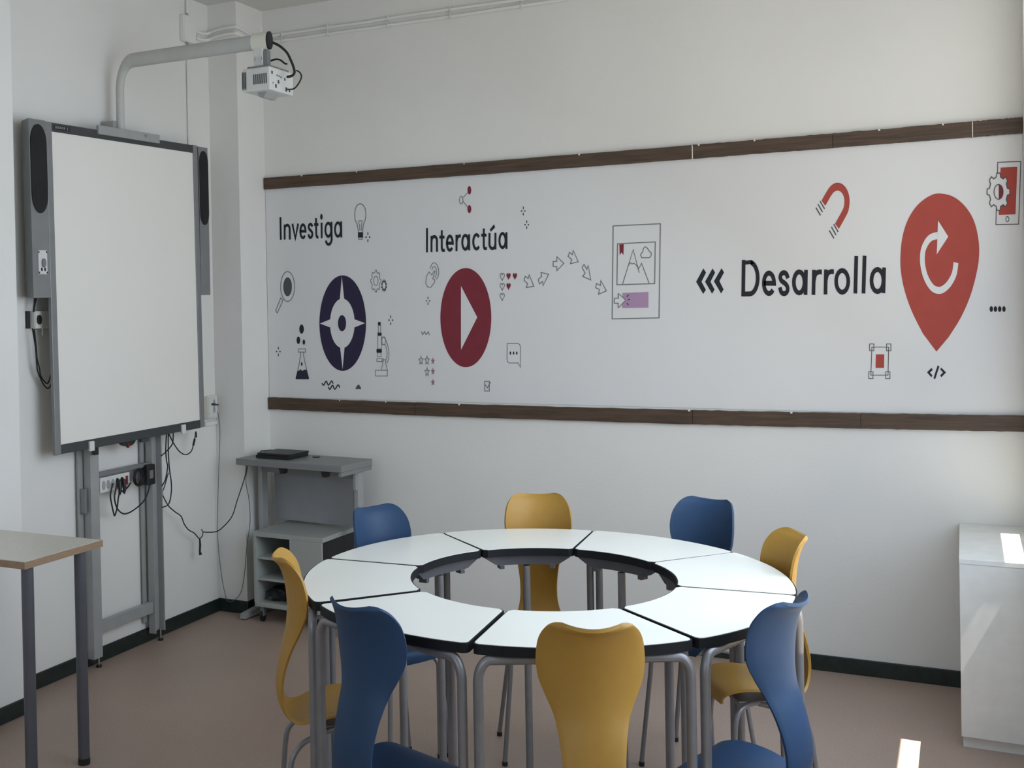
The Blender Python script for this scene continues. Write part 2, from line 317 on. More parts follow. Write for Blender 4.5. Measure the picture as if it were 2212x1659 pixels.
# ------------------------------------------------------------------ wall print
ART = {"lettering_investiga":[["ink",1,"S",[0.2653,2.0111,0.265,1.8936],0.01147,0.01508,0],
["ink",1,"S",[0.2897,1.971,0.2885,1.8937],0.0111,0.01508,0],
["ink",1,"S",[0.2895,1.9372,0.2898,1.9476,0.29,1.9508,0.2907,1.954,0.2916,1.9569,0.2929,1.9596,0.2946,1.962,0.2964,1.9641,0.2985,1.9657,0.3007,1.9668,0.3031,1.9675,0.3054,1.9676,0.3078,1.9672,0.3101,1.9664,0.3123,1.965,0.3143,1.9632,0.316,1.961,0.3175,1.9585,0.3187,1.9557,0.3195,1.9526,0.32,1.9494,0.3201,1.9462,0.3195,1.8924],0.01147,0.01508,0],
["ink",1,"S",[0.3368,1.9733,0.3528,1.8969,0.3714,1.9722],0.0111,0.0145,0],
["ink",1,"S",[0.3837,1.9329,0.4142,1.931,0.4138,1.9403,0.4123,1.9488,0.4098,1.9561,0.4064,1.9615,0.4024,1.9645,0.3982,1.965,0.394,1.963,0.3902,1.9585,0.3871,1.952,0.3849,1.9438,0.3838,1.9348,0.3839,1.9255,0.3852,1.9166,0.3875,1.909,0.3907,1.9031,0.3946,1.8995,0.3988,1.8983,0.403,1.8997,0.4069,1.9037,0.4102,1.9097],0.0111,0.0145,0],
["ink",1,"S",[0.4552,1.9523,0.4547,1.9538,0.454,1.956,0.4531,1.9586,0.4521,1.9609,0.451,1.9627,0.4497,1.9639,0.4483,1.9648,0.4467,1.9653,0.4451,1.9656,0.4436,1.9656,0.4421,1.9653,0.4405,1.9647,0.4389,1.9638,0.4375,1.9627,0.4364,1.9613,0.4355,1.9598,0.4347,1.9579,0.4341,1.9559,0.4338,1.9538,0.4338,1.9517,0.4341,1.9496,0.4346,1.9474,0.4354,1.9451,0.4364,1.9429,0.4377,1.9408,0.4393,1.9388,0.4413,1.9369,0.4434,1.9351,0.4455,1.9333,0.4473,1.9313,0.4489,1.9293,0.4505,1.9273,0.4519,1.9252,0.4531,1.923,0.4539,1.9208,0.4543,1.9184,0.4545,1.9159,0.4544,1.9134,0.4541,1.911,0.4536,1.9088,0.4528,1.9067,0.4518,1.9047,0.4506,1.9029,0.4493,1.9013,0.4481,1.9,0.4469,1.8991,0.4457,1.8984,0.4445,1.8981,0.4433,1.8979,0.4421,1.898,0.4408,1.8982,0.4394,1.8986,0.4381,1.8993,0.4368,1.9004,0.4356,1.9019,0.4345,1.9042,0.4335,1.9072,0.4325,1.9105,0.4317,1.9134,0.4312,1.9154],0.0111,0.01508,0],
["ink",1,"S",[0.4775,1.9952,0.4775,1.9159,0.4778,1.9136,0.4782,1.9103,0.4788,1.9065,0.4796,1.903,0.4807,1.9004,0.4823,1.8989,0.4844,1.898,0.4867,1.8975,0.4887,1.8972,0.49,1.897],0.01073,0.01508,0],
["ink",1,"S",[0.5103,1.9711,0.5091,1.8915],0.01073,0.01508,0],
["ink",1,"S",[0.5653,1.9316,0.5642,1.9213,0.5616,1.912,0.5577,1.9048,0.5529,1.9002,0.5476,1.8988,0.5424,1.9007,0.5378,1.9056,0.5342,1.9132,0.532,1.9227,0.5314,1.9331,0.5325,1.9435,0.5351,1.9527,0.539,1.96,0.5439,1.9645,0.5491,1.9659,0.5543,1.964,0.5589,1.959,0.5625,1.9514,0.5647,1.942,0.5653,1.9316],0.01073,0.01508,0],
["ink",1,"S",[0.5679,1.9716,0.5669,1.884,0.5663,1.884,0.566,1.8803,0.5654,1.8766,0.5645,1.8732,0.5632,1.8699,0.5617,1.867,0.5599,1.8644,0.5579,1.8622,0.5557,1.8606,0.5534,1.8594,0.551,1.8587,0.5486,1.8586,0.5461,1.859,0.5438,1.8599,0.5415,1.8614,0.5395,1.8634,0.5376,1.8658,0.536,1.8685,0.5346,1.8717,0.5336,1.8751,0.5328,1.8786],0.0111,0.01508,0],
["ink",1,"S",[0.621,1.9303,0.6199,1.9198,0.6174,1.9104,0.6135,1.903,0.6087,1.8983,0.6035,1.8969,0.5983,1.8988,0.5937,1.9039,0.5902,1.9116,0.588,1.9212,0.5874,1.9318,0.5885,1.9423,0.5911,1.9518,0.595,1.9591,0.5998,1.9638,0.605,1.9652,0.6101,1.9633,0.6147,1.9582,0.6182,1.9505,0.6204,1.9409,0.621,1.9303],0.01073,0.0145,0],
["ink",1,"S",[0.6236,1.9714,0.623,1.8905],0.01073,0.01508,0],
["ink",1,"S",[0.4658,1.9633,0.4915,1.962],0.0111,0.01456,0],
["ink",1,"P",[0.5174,1.9995,0.5172,1.9967,0.5167,1.9939,0.5159,1.9914,0.515,1.9892,0.5138,1.9874,0.5125,1.9861,0.5111,1.9853,0.5097,1.9851,0.5083,1.9855,0.5069,1.9864,0.5057,1.9878,0.5046,1.9897,0.5037,1.992,0.5031,1.9946,0.5028,1.9974,0.5027,2.0003,0.5029,2.0032,0.5034,2.0059,0.5041,2.0084,0.5051,2.0106,0.5062,2.0124,0.5075,2.0137,0.5089,2.0145,0.5104,2.0147,0.5118,2.0143,0.5131,2.0134,0.5144,2.012,0.5155,2.0101,0.5163,2.0078,0.5169,2.0052,0.5173,2.0024],0,0,0]],"lettering_interactua":[["ink",1,"S",[1.0968,1.9161,1.0944,1.7982],0.0108,0.01536,0],
["ink",1,"S",[1.1201,1.8774,1.1185,1.7985],0.0104,0.01536,0],
["ink",1,"S",[1.1194,1.8459,1.1204,1.8543,1.1206,1.8573,1.1212,1.8601,1.1221,1.8628,1.1233,1.8653,1.1248,1.8675,1.1265,1.8694,1.1284,1.8708,1.1305,1.8719,1.1327,1.8725,1.1349,1.8726,1.1371,1.8723,1.1392,1.8715,1.1412,1.8703,1.143,1.8687,1.1447,1.8667,1.1461,1.8643,1.1472,1.8618,1.148,1.859,1.1484,1.8561,1.1485,1.8531,1.1477,1.7987],0.0108,0.016,0],
["ink",1,"S",[1.1749,1.9016,1.1732,1.8195,1.1736,1.8173,1.174,1.8142,1.1747,1.8107,1.1756,1.8075,1.1769,1.8053,1.179,1.8044,1.1817,1.8041,1.1846,1.8044,1.1872,1.8047,1.189,1.8049],0.0104,0.01536,0],
["ink",1,"S",[1.2007,1.8384,1.2308,1.837,1.2304,1.8463,1.2289,1.8549,1.2263,1.8622,1.2229,1.8676,1.219,1.8706,1.2147,1.8712,1.2106,1.8691,1.2068,1.8645,1.2038,1.8579,1.2016,1.8497,1.2005,1.8406,1.2007,1.8312,1.2019,1.8223,1.2043,1.8146,1.2075,1.8087,1.2113,1.805,1.2155,1.8039,1.2197,1.8054,1.2236,1.8093,1.2269,1.8155],0.0108,0.01536,0],
["ink",1,"S",[1.2512,1.8765,1.2496,1.7985],0.0104,0.01536,0],
["ink",1,"S",[1.2508,1.8429,1.2514,1.8457,1.2522,1.8497,1.2532,1.8542,1.2543,1.8585,1.2556,1.8619,1.257,1.8642,1.2587,1.866,1.2604,1.8673,1.2622,1.8683,1.264,1.8692,1.266,1.8698,1.2681,1.8701,1.2701,1.8702,1.2719,1.8702,1.2731,1.8702],0.0104,0.01536,0],
["ink",1,"S",[1.3113,1.838,1.3103,1.8279,1.308,1.8188,1.3044,1.8116,1.3,1.8071,1.2952,1.8057,1.2904,1.8075,1.2862,1.8123,1.2829,1.8198,1.2809,1.829,1.2803,1.8393,1.2813,1.8495,1.2837,1.8586,1.2872,1.8657,1.2917,1.8702,1.2965,1.8716,1.3012,1.8698,1.3055,1.8649,1.3087,1.8575,1.3107,1.8482,1.3113,1.838],0.0104,0.01536,0],
["ink",1,"S",[1.3159,1.876,1.3149,1.7992],0.0104,0.01536,0],
["ink",1,"S",[1.3661,1.8599,1.3633,1.8656,1.3599,1.8697,1.3561,1.872,1.3521,1.8723,1.3482,1.8707,1.3446,1.8671,1.3415,1.8618,1.339,1.8552,1.3374,1.8475,1.3368,1.8394,1.3371,1.8312,1.3384,1.8234,1.3406,1.8166,1.3435,1.811,1.347,1.8072,1.3508,1.8052,1.3548,1.8051,1.3587,1.8071,1.3623,1.811,1.3653,1.8165],0.0104,0.01536,0],
["ink",1,"S",[1.3914,1.9,1.3898,1.8206,1.3902,1.8183,1.3906,1.815,1.3912,1.8113,1.3921,1.808,1.3934,1.8057,1.3954,1.8048,1.3981,1.8047,1.401,1.805,1.4035,1.8055,1.4053,1.8057],0.01,0.01536,0],
["ink",1,"S",[1.4198,1.8774,1.4186,1.8265,1.4187,1.823,1.4192,1.8196,1.42,1.8163,1.4212,1.8132,1.4227,1.8105,1.4244,1.8081,1.4264,1.8062,1.4285,1.8048,1.4308,1.8039,1.4331,1.8035,1.4354,1.8037,1.4377,1.8044,1.4399,1.8057,1.4419,1.8074,1.4437,1.8097,1.4453,1.8123,1.4466,1.8152,1.4475,1.8184,1.4481,1.8218,1.4484,1.8253],0.0104,0.01536,0],
["ink",1,"S",[1.4496,1.8772,1.4481,1.7989],0.01,0.01472,0],
["ink",1,"S",[1.4998,1.8385,1.4988,1.8284,1.4965,1.8193,1.4929,1.8122,1.4885,1.8077,1.4837,1.8063,1.4789,1.8081,1.4747,1.8129,1.4714,1.8203,1.4693,1.8296,1.4688,1.8398,1.4697,1.85,1.4721,1.8591,1.4757,1.8662,1.4801,1.8707,1.4849,1.8721,1.4897,1.8703,1.4939,1.8654,1.4972,1.858,1.4992,1.8487,1.4998,1.8385],0.01,0.01472,0],
["ink",1,"S",[1.5045,1.8771,1.5033,1.7992],0.01,0.01472,0],
["ink",1,"S",[1.1618,1.869,1.1887,1.8679],0.0108,0.01488,0],
["ink",1,"S",[1.378,1.869,1.4047,1.8678],0.0104,0.01488,0],
["ink",1,"P",[1.4222,1.8938,1.4441,1.9176,1.4483,1.9021,1.4263,1.8825],0,0,0]],"lettering_desarrolla":[["ink",1,"S",[2.5702,1.7118,2.5657,1.5565],0.0152,0.02106,0],
["ink",1,"S",[2.5701,1.7012,2.5953,1.7004,2.5942,1.7012,2.5993,1.7002,2.6043,1.6976,2.609,1.6934,2.6133,1.6878,2.6171,1.6808,2.6204,1.6727,2.6229,1.6637,2.6248,1.6539,2.6258,1.6437,2.6261,1.6332,2.6255,1.6228,2.6241,1.6126,2.622,1.6029,2.6192,1.594,2.6157,1.5861,2.6117,1.5793,2.6072,1.5739,2.6024,1.57,2.5973,1.5676,2.5921,1.5669,2.5658,1.5671],0.0152,0.02106,0],
["ink",1,"S",[2.6503,1.6112,2.6917,1.6094,2.691,1.6213,2.6889,1.6323,2.6853,1.6415,2.6806,1.6483,2.6752,1.6522,2.6695,1.6528,2.6638,1.65,2.6587,1.6442,2.6546,1.6357,2.6517,1.6251,2.6504,1.6134,2.6506,1.6015,2.6524,1.5901,2.6557,1.5804,2.6601,1.5729,2.6654,1.5683,2.6711,1.5669,2.6768,1.5689,2.682,1.574,2.6864,1.5819],0.0148,0.02106,0],
["ink",1,"S",[2.7469,1.6289,2.7462,1.6315,2.7453,1.6353,2.7441,1.6396,2.7428,1.6436,2.7413,1.6467,2.7396,1.6489,2.7377,1.6505,2.7357,1.6517,2.7336,1.6524,2.7315,1.6528,2.7294,1.6527,2.7272,1.6521,2.725,1.6512,2.7229,1.6498,2.7212,1.6481,2.7198,1.6458,2.7185,1.6429,2.7175,1.6398,2.7168,1.6366,2.7166,1.6335,2.7169,1.6306,2.7177,1.6276,2.7188,1.6246,2.7202,1.6218,2.7219,1.6191,2.724,1.6168,2.7266,1.6147,2.7294,1.6127,2.7321,1.6106,2.7345,1.6084,2.7367,1.606,2.7388,1.6035,2.7406,1.6009,2.7422,1.5982,2.7435,1.5955,2.7443,1.5925,2.7449,1.5893,2.7451,1.5861,2.7451,1.5829,2.7447,1.58,2.744,1.5773,2.7429,1.5746,2.7415,1.5721,2.74,1.57,2.7384,1.5682,2.7366,1.5669,2.7346,1.5659,2.7325,1.5653,2.7305,1.5651,2.7284,1.5654,2.7265,1.566,2.7244,1.567,2.7224,1.5685,2.7206,1.5704,2.719,1.5729,2.7178,1.5763,2.7167,1.5807,2.7158,1.5853,2.7151,1.5894,2.7146,1.5923],0.0144,0.02106,0],
["ink",1,"S",[2.8118,1.6103,2.8106,1.5969,2.8074,1.5848,2.8027,1.5753,2.7968,1.5692,2.7903,1.5672,2.7838,1.5694,2.778,1.5758,2.7735,1.5856,2.7707,1.5978,2.7699,1.6114,2.7711,1.6249,2.7743,1.637,2.7791,1.6465,2.785,1.6526,2.7915,1.6545,2.7979,1.6522,2.8037,1.6458,2.8082,1.6361,2.8109,1.6238,2.8118,1.6103],0.0144,0.02052,0],
["ink",1,"S",[2.8183,1.6625,2.815,1.5583],0.0144,0.02052,0],
["ink",1,"S",[2.8491,1.6616,2.8458,1.5577],0.014,0.02052,0],
["ink",1,"S",[2.8481,1.6178,2.8489,1.6214,2.8499,1.6266,2.8512,1.6325,2.8527,1.6381,2.8545,1.6424,2.8566,1.6454,2.859,1.6476,2.8615,1.6493,2.8642,1.6506,2.8667,1.6516,2.8695,1.6521,2.8724,1.6521,2.8753,1.6518,2.8778,1.6514,2.8795,1.6512],0.0144,0.02052,0],
["ink",1,"S",[2.8953,1.6614,2.8921,1.559],0.014,0.02052,0],
["ink",1,"S",[2.8943,1.6185,2.8951,1.622,2.8961,1.627,2.8974,1.6327,2.8989,1.6381,2.9007,1.6423,2.9027,1.6452,2.9051,1.6474,2.9076,1.6491,2.9102,1.6504,2.9128,1.6514,2.9156,1.652,2.9186,1.652,2.9215,1.6518,2.924,1.6515,2.9258,1.6514],0.0144,0.01998,0],
["ink",1,"S",[2.9799,1.6103,2.9785,1.5966,2.9751,1.5843,2.9699,1.5746,2.9634,1.5685,2.9562,1.5664,2.9491,1.5688,2.9428,1.5752,2.9378,1.5852,2.9347,1.5977,2.9337,1.6115,2.935,1.6252,2.9385,1.6376,2.9438,1.6473,2.9503,1.6534,2.9574,1.6554,2.9645,1.653,2.9709,1.6465,2.9758,1.6365,2.9789,1.6241,2.9799,1.6103],0.0136,0.01998,0],
["ink",1,"S",[3.0114,1.713,3.0056,1.5605],0.014,0.01998,0],
["ink",1,"S",[3.0424,1.713,3.0363,1.5599],0.014,0.01998,0],
["ink",1,"S",[3.1111,1.6104,3.1098,1.5966,3.1065,1.5843,3.1015,1.5745,3.0953,1.5683,3.0884,1.5663,3.0816,1.5686,3.0755,1.5751,3.0707,1.5851,3.0677,1.5977,3.0668,1.6115,3.0681,1.6253,3.0714,1.6377,3.0764,1.6474,3.0827,1.6536,3.0896,1.6556,3.0964,1.6532,3.1025,1.6467,3.1072,1.6367,3.1102,1.6242,3.1111,1.6104],0.0136,0.01998,0],
["ink",1,"S",[3.1141,1.663,3.1101,1.5599],0.0136,0.01998,0]],"chevron_arrows":[["ink",1,"P",[2.4021,1.6809,2.4134,1.6627,2.3934,1.6234,2.4115,1.5884,2.3996,1.5704,2.3707,1.624],0,0,0],
["ink",1,"P",[2.4408,1.6797,2.4513,1.6616,2.4314,1.6225,2.4479,1.5884,2.4372,1.5708,2.4082,1.6231],0,0,0],
["ink",1,"P",[2.4785,1.6794,2.4886,1.6613,2.4688,1.6243,2.4856,1.5884,2.4749,1.5712,2.4457,1.6241],0,0,0]],"light_bulb_icon":[["line",1,"S",[0.7201,1.9139,0.72,1.9156,0.7199,1.9179,0.7198,1.9207,0.7195,1.924,0.719,1.9278,0.7183,1.9322,0.7174,1.9373,0.7164,1.9428,0.7152,1.9482,0.7138,1.9531,0.7121,1.9575,0.7101,1.9616,0.7079,1.9655,0.7059,1.9695,0.7043,1.9737,0.7032,1.978,0.7022,1.9823,0.7015,1.9867,0.7012,1.9914,0.7011,1.9964,0.7014,2.0021,0.702,2.0084,0.7029,2.0148,0.7041,2.0209,0.7055,2.0263,0.707,2.0311,0.7088,2.0354,0.7108,2.0394,0.7132,2.0428,0.7159,2.0458,0.7191,2.0484,0.7228,2.0506,0.7268,2.0523,0.7308,2.0533,0.7345,2.0535,0.7381,2.0529,0.7416,2.0514,0.7451,2.0493,0.7483,2.0468,0.7513,2.0438,0.754,2.0406,0.7565,2.0368,0.7587,2.0327,0.7606,2.0282,0.7622,2.0233,0.7633,2.0177,0.764,2.0115,0.7644,2.0051,0.7645,1.9988,0.7643,1.9932,0.7639,1.9882,0.7631,1.9836,0.7621,1.9792,0.7609,1.9751,0.7596,1.9709,0.758,1.9669,0.7561,1.9631,0.7542,1.9594,0.7523,1.9555,0.7507,1.9513,0.7494,1.9465,0.7483,1.9413,0.7473,1.9359,0.7465,1.9309,0.7459,1.9265,0.7456,1.9229,0.7455,1.9196,0.7455,1.9168,0.7456,1.9145,0.7456,1.9128],0.0042,0.005,0],
["line",1,"S",[0.7287,1.9173,0.7279,1.9474,0.7231,1.9602,0.7233,1.9689,0.7426,1.968,0.7424,1.9592,0.7387,1.9469,0.7372,1.9169],0.00364,0.004,0],
["ink",1,"P",[0.7181,1.9128,0.747,1.9115,0.7464,1.884,0.7175,1.8852],0,0,0],
["line",1,"S",[0.7195,1.8839,0.7213,1.8768,0.742,1.8759,0.7441,1.8828],0.00364,0.00364,0]],"sparkle_mark.001":[["ink",1,"S",[0.7738,1.9103,0.7735,1.8953],0.00476,0.007,0],
["ink",1,"S",[0.7731,1.8753,0.7727,1.8603],0.00476,0.007,0],
["ink",1,"S",[0.7597,1.8859,0.7672,1.8856],0.00493,0.007,0],
["ink",1,"S",[0.7794,1.885,0.7868,1.8847],0.00476,0.00672,0]],"sparkle_mark.002":[["ink",1,"S",[0.2366,1.3399,0.2363,1.3248],0.005,0.00672,0],
["ink",1,"S",[0.2358,1.3046,0.2354,1.2894],0.0049,0.00672,0],
["ink",1,"S",[0.2217,1.3146,0.2296,1.3147],0.0049,0.00672,0],
["ink",1,"S",[0.2425,1.3147,0.2504,1.3147],0.0049,0.00672,0]],"sparkle_mark.003":[["ink",1,"S",[1.0953,1.5827,1.0951,1.571],0.0045,0.00574,0],
["ink",1,"S",[1.0948,1.5554,1.0946,1.5437],0.0044,0.00574,0],
["ink",1,"S",[1.0834,1.5634,1.0897,1.5633],0.0044,0.00574,0],
["ink",1,"S",[1.1002,1.5631,1.1065,1.563],0.0044,0.00574,0]],"sparkle_mark.004":[["ink",1,"S",[1.5893,1.9922,1.5891,1.9799],0.00425,0.00598,0],
["ink",1,"S",[1.5888,1.9635,1.5886,1.9512],0.00408,0.00598,0],
["ink",1,"S",[1.5779,1.9723,1.584,1.972],0.00408,0.00598,0],
["ink",1,"S",[1.5939,1.9714,1.6,1.9711],0.00425,0.00598,0]],"sparkle_mark.005":[["ink",1,"S",[1.6051,1.9273,1.6048,1.9154],0.00408,0.00598,0],
["ink",1,"S",[1.6045,1.8996,1.6043,1.8878],0.00425,0.00598,0],
["ink",1,"S",[1.5937,1.9081,1.5997,1.9078],0.00408,0.00624,0],
["ink",1,"S",[1.6096,1.9073,1.6157,1.907],0.00425,0.00598,0]],"sparkle_mark.006":[["ink",1,"S",[0.8925,1.4957,0.8922,1.4813],0.0044,0.0064,0],
["ink",1,"S",[0.8918,1.4622,0.8915,1.4478],0.0044,0.0064,0],
["ink",1,"S",[0.8786,1.4719,0.886,1.4718],0.0045,0.0064,0],
["ink",1,"S",[0.898,1.4717,0.9053,1.4716],0.0044,0.0064,0]],"share_icon":[["maroon",1,"P",[1.331,2.0839,1.3308,2.08,1.3302,2.0763,1.3292,2.0729,1.3279,2.07,1.3264,2.0676,1.3247,2.0658,1.3228,2.0648,1.3209,2.0645,1.319,2.065,1.3172,2.0663,1.3155,2.0682,1.3141,2.0708,1.3129,2.0739,1.3121,2.0774,1.3116,2.0812,1.3115,2.0851,1.3118,2.089,1.3124,2.0927,1.3134,2.0961,1.3147,2.0991,1.3162,2.1015,1.3179,2.1032,1.3198,2.1043,1.3217,2.1045,1.3236,2.104,1.3254,2.1028,1.327,2.1008,1.3285,2.0982,1.3296,2.0951,1.3304,2.0916,1.3309,2.0878],0,0,0],
["maroon",1,"P",[1.3296,1.9946,1.3293,1.9909,1.3287,1.9874,1.3277,1.9841,1.3264,1.9813,1.3249,1.979,1.3232,1.9774,1.3213,1.9764,1.3194,1.9761,1.3175,1.9766,1.3157,1.9777,1.3141,1.9796,1.3126,1.9821,1.3115,1.985,1.3106,1.9884,1.3101,1.992,1.31,1.9957,1.3103,1.9994,1.3109,2.003,1.3119,2.0062,1.3131,2.009,1.3147,2.0113,1.3164,2.013,1.3183,2.014,1.3202,2.0142,1.3221,2.0138,1.3239,2.0126,1.3255,2.0107,1.327,2.0083,1.3281,2.0053,1.329,2.002,1.3294,1.9984],0,0,0],
["line",1,"S",[1.2876,2.04,1.2874,2.0364,1.2868,2.0331,1.2859,2.03,1.2847,2.0273,1.2833,2.0251,1.2817,2.0235,1.28,2.0226,1.2782,2.0223,1.2765,2.0228,1.2748,2.0239,1.2732,2.0257,1.2719,2.028,1.2708,2.0308,1.2701,2.034,1.2696,2.0375,1.2695,2.041,1.2698,2.0446,1.2703,2.0479,1.2712,2.051,1.2724,2.0537,1.2738,2.0559,1.2754,2.0575,1.2772,2.0584,1.2789,2.0587,1.2807,2.0582,1.2824,2.0571,1.2839,2.0553,1.2852,2.053,1.2863,2.0501,1.2871,2.047,1.2875,2.0435],0.00364,0.00432,1],
["line",1,"S",[1.2889,2.0518,1.312,2.0732],0.00364,0.00368,0],
["line",1,"S",[1.2885,2.0327,1.312,2.0051],0.00364,0.00384,0]],"magnifier_icon":[["line",1,"S",[0.3425,1.65,0.3413,1.635,0.3386,1.6207,0.3344,1.6075,0.3289,1.596,0.3224,1.5865,0.3149,1.5796,0.307,1.5753,0.2987,1.574,0.2905,1.5756,0.2827,1.5801,0.2756,1.5874,0.2694,1.5971,0.2644,1.6089,0.2608,1.6223,0.2587,1.6368,0.2583,1.6519,0.2594,1.6669,0.2622,1.6813,0.2664,1.6946,0.2719,1.7061,0.2786,1.7155,0.286,1.7224,0.294,1.7266,0.3023,1.7278,0.3105,1.7261,0.3182,1.7215,0.3253,1.7142,0.3314,1.7045,0.3364,1.6927,0.3399,1.6794,0.342,1.6649],0.00432,0.00462,1],
["slate",1,"P",[0.3268,1.6491,0.3261,1.6396,0.3244,1.6304,0.3218,1.622,0.3183,1.6147,0.3142,1.6087,0.3095,1.6043,0.3045,1.6016,0.2993,1.6008,0.2942,1.6018,0.2893,1.6047,0.2848,1.6093,0.2809,1.6155,0.2778,1.623,0.2756,1.6315,0.2743,1.6407,0.274,1.6503,0.2747,1.6598,0.2764,1.669,0.2791,1.6774,0.2826,1.6847,0.2867,1.6907,0.2914,1.6951,0.2964,1.6978,0.3016,1.6986,0.3067,1.6975,0.3116,1.6946,0.3161,1.6899,0.3199,1.6838,0.323,1.6763,0.3253,1.6678,0.3266,1.6586],0,0,0],
["line",1,"S",[0.2574,1.5932,0.2709,1.5803,0.2348,1.5145,0.2247,1.5273],0.00441,0.0042,1]],"flask_icon":[["ink",1,"P",[0.3931,1.4303,0.3928,1.4257,0.3919,1.4213,0.3905,1.4172,0.3888,1.4136,0.3867,1.4107,0.3843,1.4085,0.3817,1.4071,0.3791,1.4067,0.3764,1.4072,0.3739,1.4085,0.3716,1.4107,0.3696,1.4137,0.368,1.4173,0.3669,1.4214,0.3662,1.4259,0.366,1.4305,0.3664,1.4351,0.3673,1.4396,0.3686,1.4437,0.3704,1.4472,0.3725,1.4502,0.3749,1.4523,0.3775,1.4537,0.3801,1.4541,0.3828,1.4536,0.3853,1.4523,0.3876,1.4501,0.3895,1.4471,0.3911,1.4435,0.3923,1.4394,0.393,1.435],0,0,0],
["ink",1,"P",[0.3696,1.373,0.3693,1.3693,0.3686,1.3657,0.3675,1.3624,0.3661,1.3595,0.3645,1.3571,0.3626,1.3553,0.3605,1.3542,0.3585,1.3539,0.3564,1.3542,0.3544,1.3553,0.3526,1.3571,0.351,1.3595,0.3498,1.3624,0.3489,1.3657,0.3483,1.3693,0.3482,1.373,0.3485,1.3768,0.3492,1.3804,0.3503,1.3837,0.3517,1.3866,0.3533,1.389,0.3552,1.3907,0.3573,1.3918,0.3593,1.3922,0.3614,1.3918,0.3634,1.3907,0.3652,1.389,0.3668,1.3866,0.368,1.3837,0.3689,1.3803,0.3694,1.3768],0,0,0],
["ink",1,"P",[0.3988,1.3634,0.3986,1.3608,0.3982,1.3583,0.3974,1.356,0.3965,1.354,0.3954,1.3524,0.3941,1.3511,0.3927,1.3504,0.3913,1.3501,0.3899,1.3504,0.3885,1.3511,0.3873,1.3524,0.3863,1.354,0.3854,1.356,0.3848,1.3583,0.3844,1.3608,0.3843,1.3634,0.3845,1.366,0.385,1.3685,0.3857,1.3708,0.3867,1.3728,0.3878,1.3745,0.3891,1.3757,0.3905,1.3765,0.3919,1.3767,0.3933,1.3765,0.3946,1.3757,0.3959,1.3745,0.3969,1.3728,0.3978,1.3708,0.3984,1.3685,0.3987,1.366],0,0,0],
["ink",1,"P",[0.3813,1.2511,0.3811,1.2491,0.3808,1.2473,0.3803,1.2455,0.3797,1.244,0.3789,1.2428,0.3781,1.2418,0.3772,1.2413,0.3762,1.2411,0.3753,1.2412,0.3744,1.2418,0.3736,1.2427,0.3729,1.244,0.3723,1.2455,0.3719,1.2472,0.3717,1.2491,0.3716,1.251,0.3717,1.253,0.3721,1.2548,0.3726,1.2566,0.3732,1.2581,0.3739,1.2593,0.3748,1.2603,0.3757,1.2609,0.3767,1.261,0.3776,1.2609,0.3785,1.2603,0.3793,1.2594,0.38,1.2581,0.3806,1.2566,0.381,1.2549,0.3812,1.253],0,0,0],
["line",1,"S",[0.3579,1.3289,0.4,1.3289,0.3996,1.3123,0.3575,1.3122],0.00384,0.00378,1],
["line",1,"S",[0.3705,1.3101,0.3705,1.3075,0.3706,1.3041,0.3706,1.2998,0.3701,1.2942,0.369,1.2872,0.3672,1.2785,0.3647,1.268,0.3618,1.2565,0.3587,1.2446,0.3557,1.233,0.3523,1.2206,0.3485,1.207,0.3448,1.1938,0.3415,1.1824,0.3393,1.1743],0.00392,0.00328,0],
["line",1,"S",[0.3889,1.3102,0.3888,1.3076,0.3885,1.3042,0.3882,1.2998,0.3885,1.2943,0.3894,1.2873,0.3912,1.2786,0.3937,1.2682,0.3966,1.2568,0.3997,1.245,0.4026,1.2334,0.4057,1.2211,0.409,1.2077,0.4123,1.1946,0.4152,1.1834,0.4172,1.1754],0.00392,0.00328,0],
["navyd",1,"P",[0.3504,1.2154,0.3611,1.2172,0.3686,1.2256,0.3747,1.2173,0.3829,1.2174,0.3913,1.2229,0.4038,1.221,0.4182,1.1796,0.4147,1.1733,0.3407,1.1723,0.3374,1.1785],0,0,0]],"compass_emblem":[["navy",1,"P",[0.7539,1.4581,0.7527,1.4348,0.7503,1.4117,0.7467,1.389,0.7419,1.367,0.7359,1.3458,0.7288,1.3257,0.7207,1.3069,0.7116,1.2894,0.7017,1.2736,0.6909,1.2595,0.6795,1.2474,0.6675,1.2372,0.655,1.2291,0.6422,1.2233,0.6291,1.2196,0.616,1.2183,0.6028,1.2194,0.5898,1.2227,0.5771,1.2283,0.5648,1.2362,0.553,1.2462,0.5419,1.2584,0.5315,1.2725,0.5219,1.2884,0.5133,1.306,0.5058,1.3252,0.4994,1.3456,0.4941,1.3672,0.4901,1.3897,0.4874,1.4128,0.4859,1.4365,0.4858,1.4603,0.487,1.4842,0.4895,1.5077,0.4933,1.5308,0.4983,1.5532,0.5045,1.5747,0.5119,1.595,0.5203,1.6139,0.5296,1.6314,0.5399,1.6471,0.5509,1.661,0.5625,1.6729,0.5747,1.6827,0.5874,1.6904,0.6003,1.6958,0.6134,1.6989,0.6266,1.6997,0.6397,1.6981,0.6525,1.6943,0.6651,1.6883,0.6772,1.68,0.6887,1.6697,0.6996,1.6574,0.7097,1.6432,0.719,1.6272,0.7273,1.6097,0.7346,1.5908,0.7408,1.5706,0.7458,1.5494,0.7497,1.5273,0.7523,1.5046,0.7537,1.4815],0,0,0],
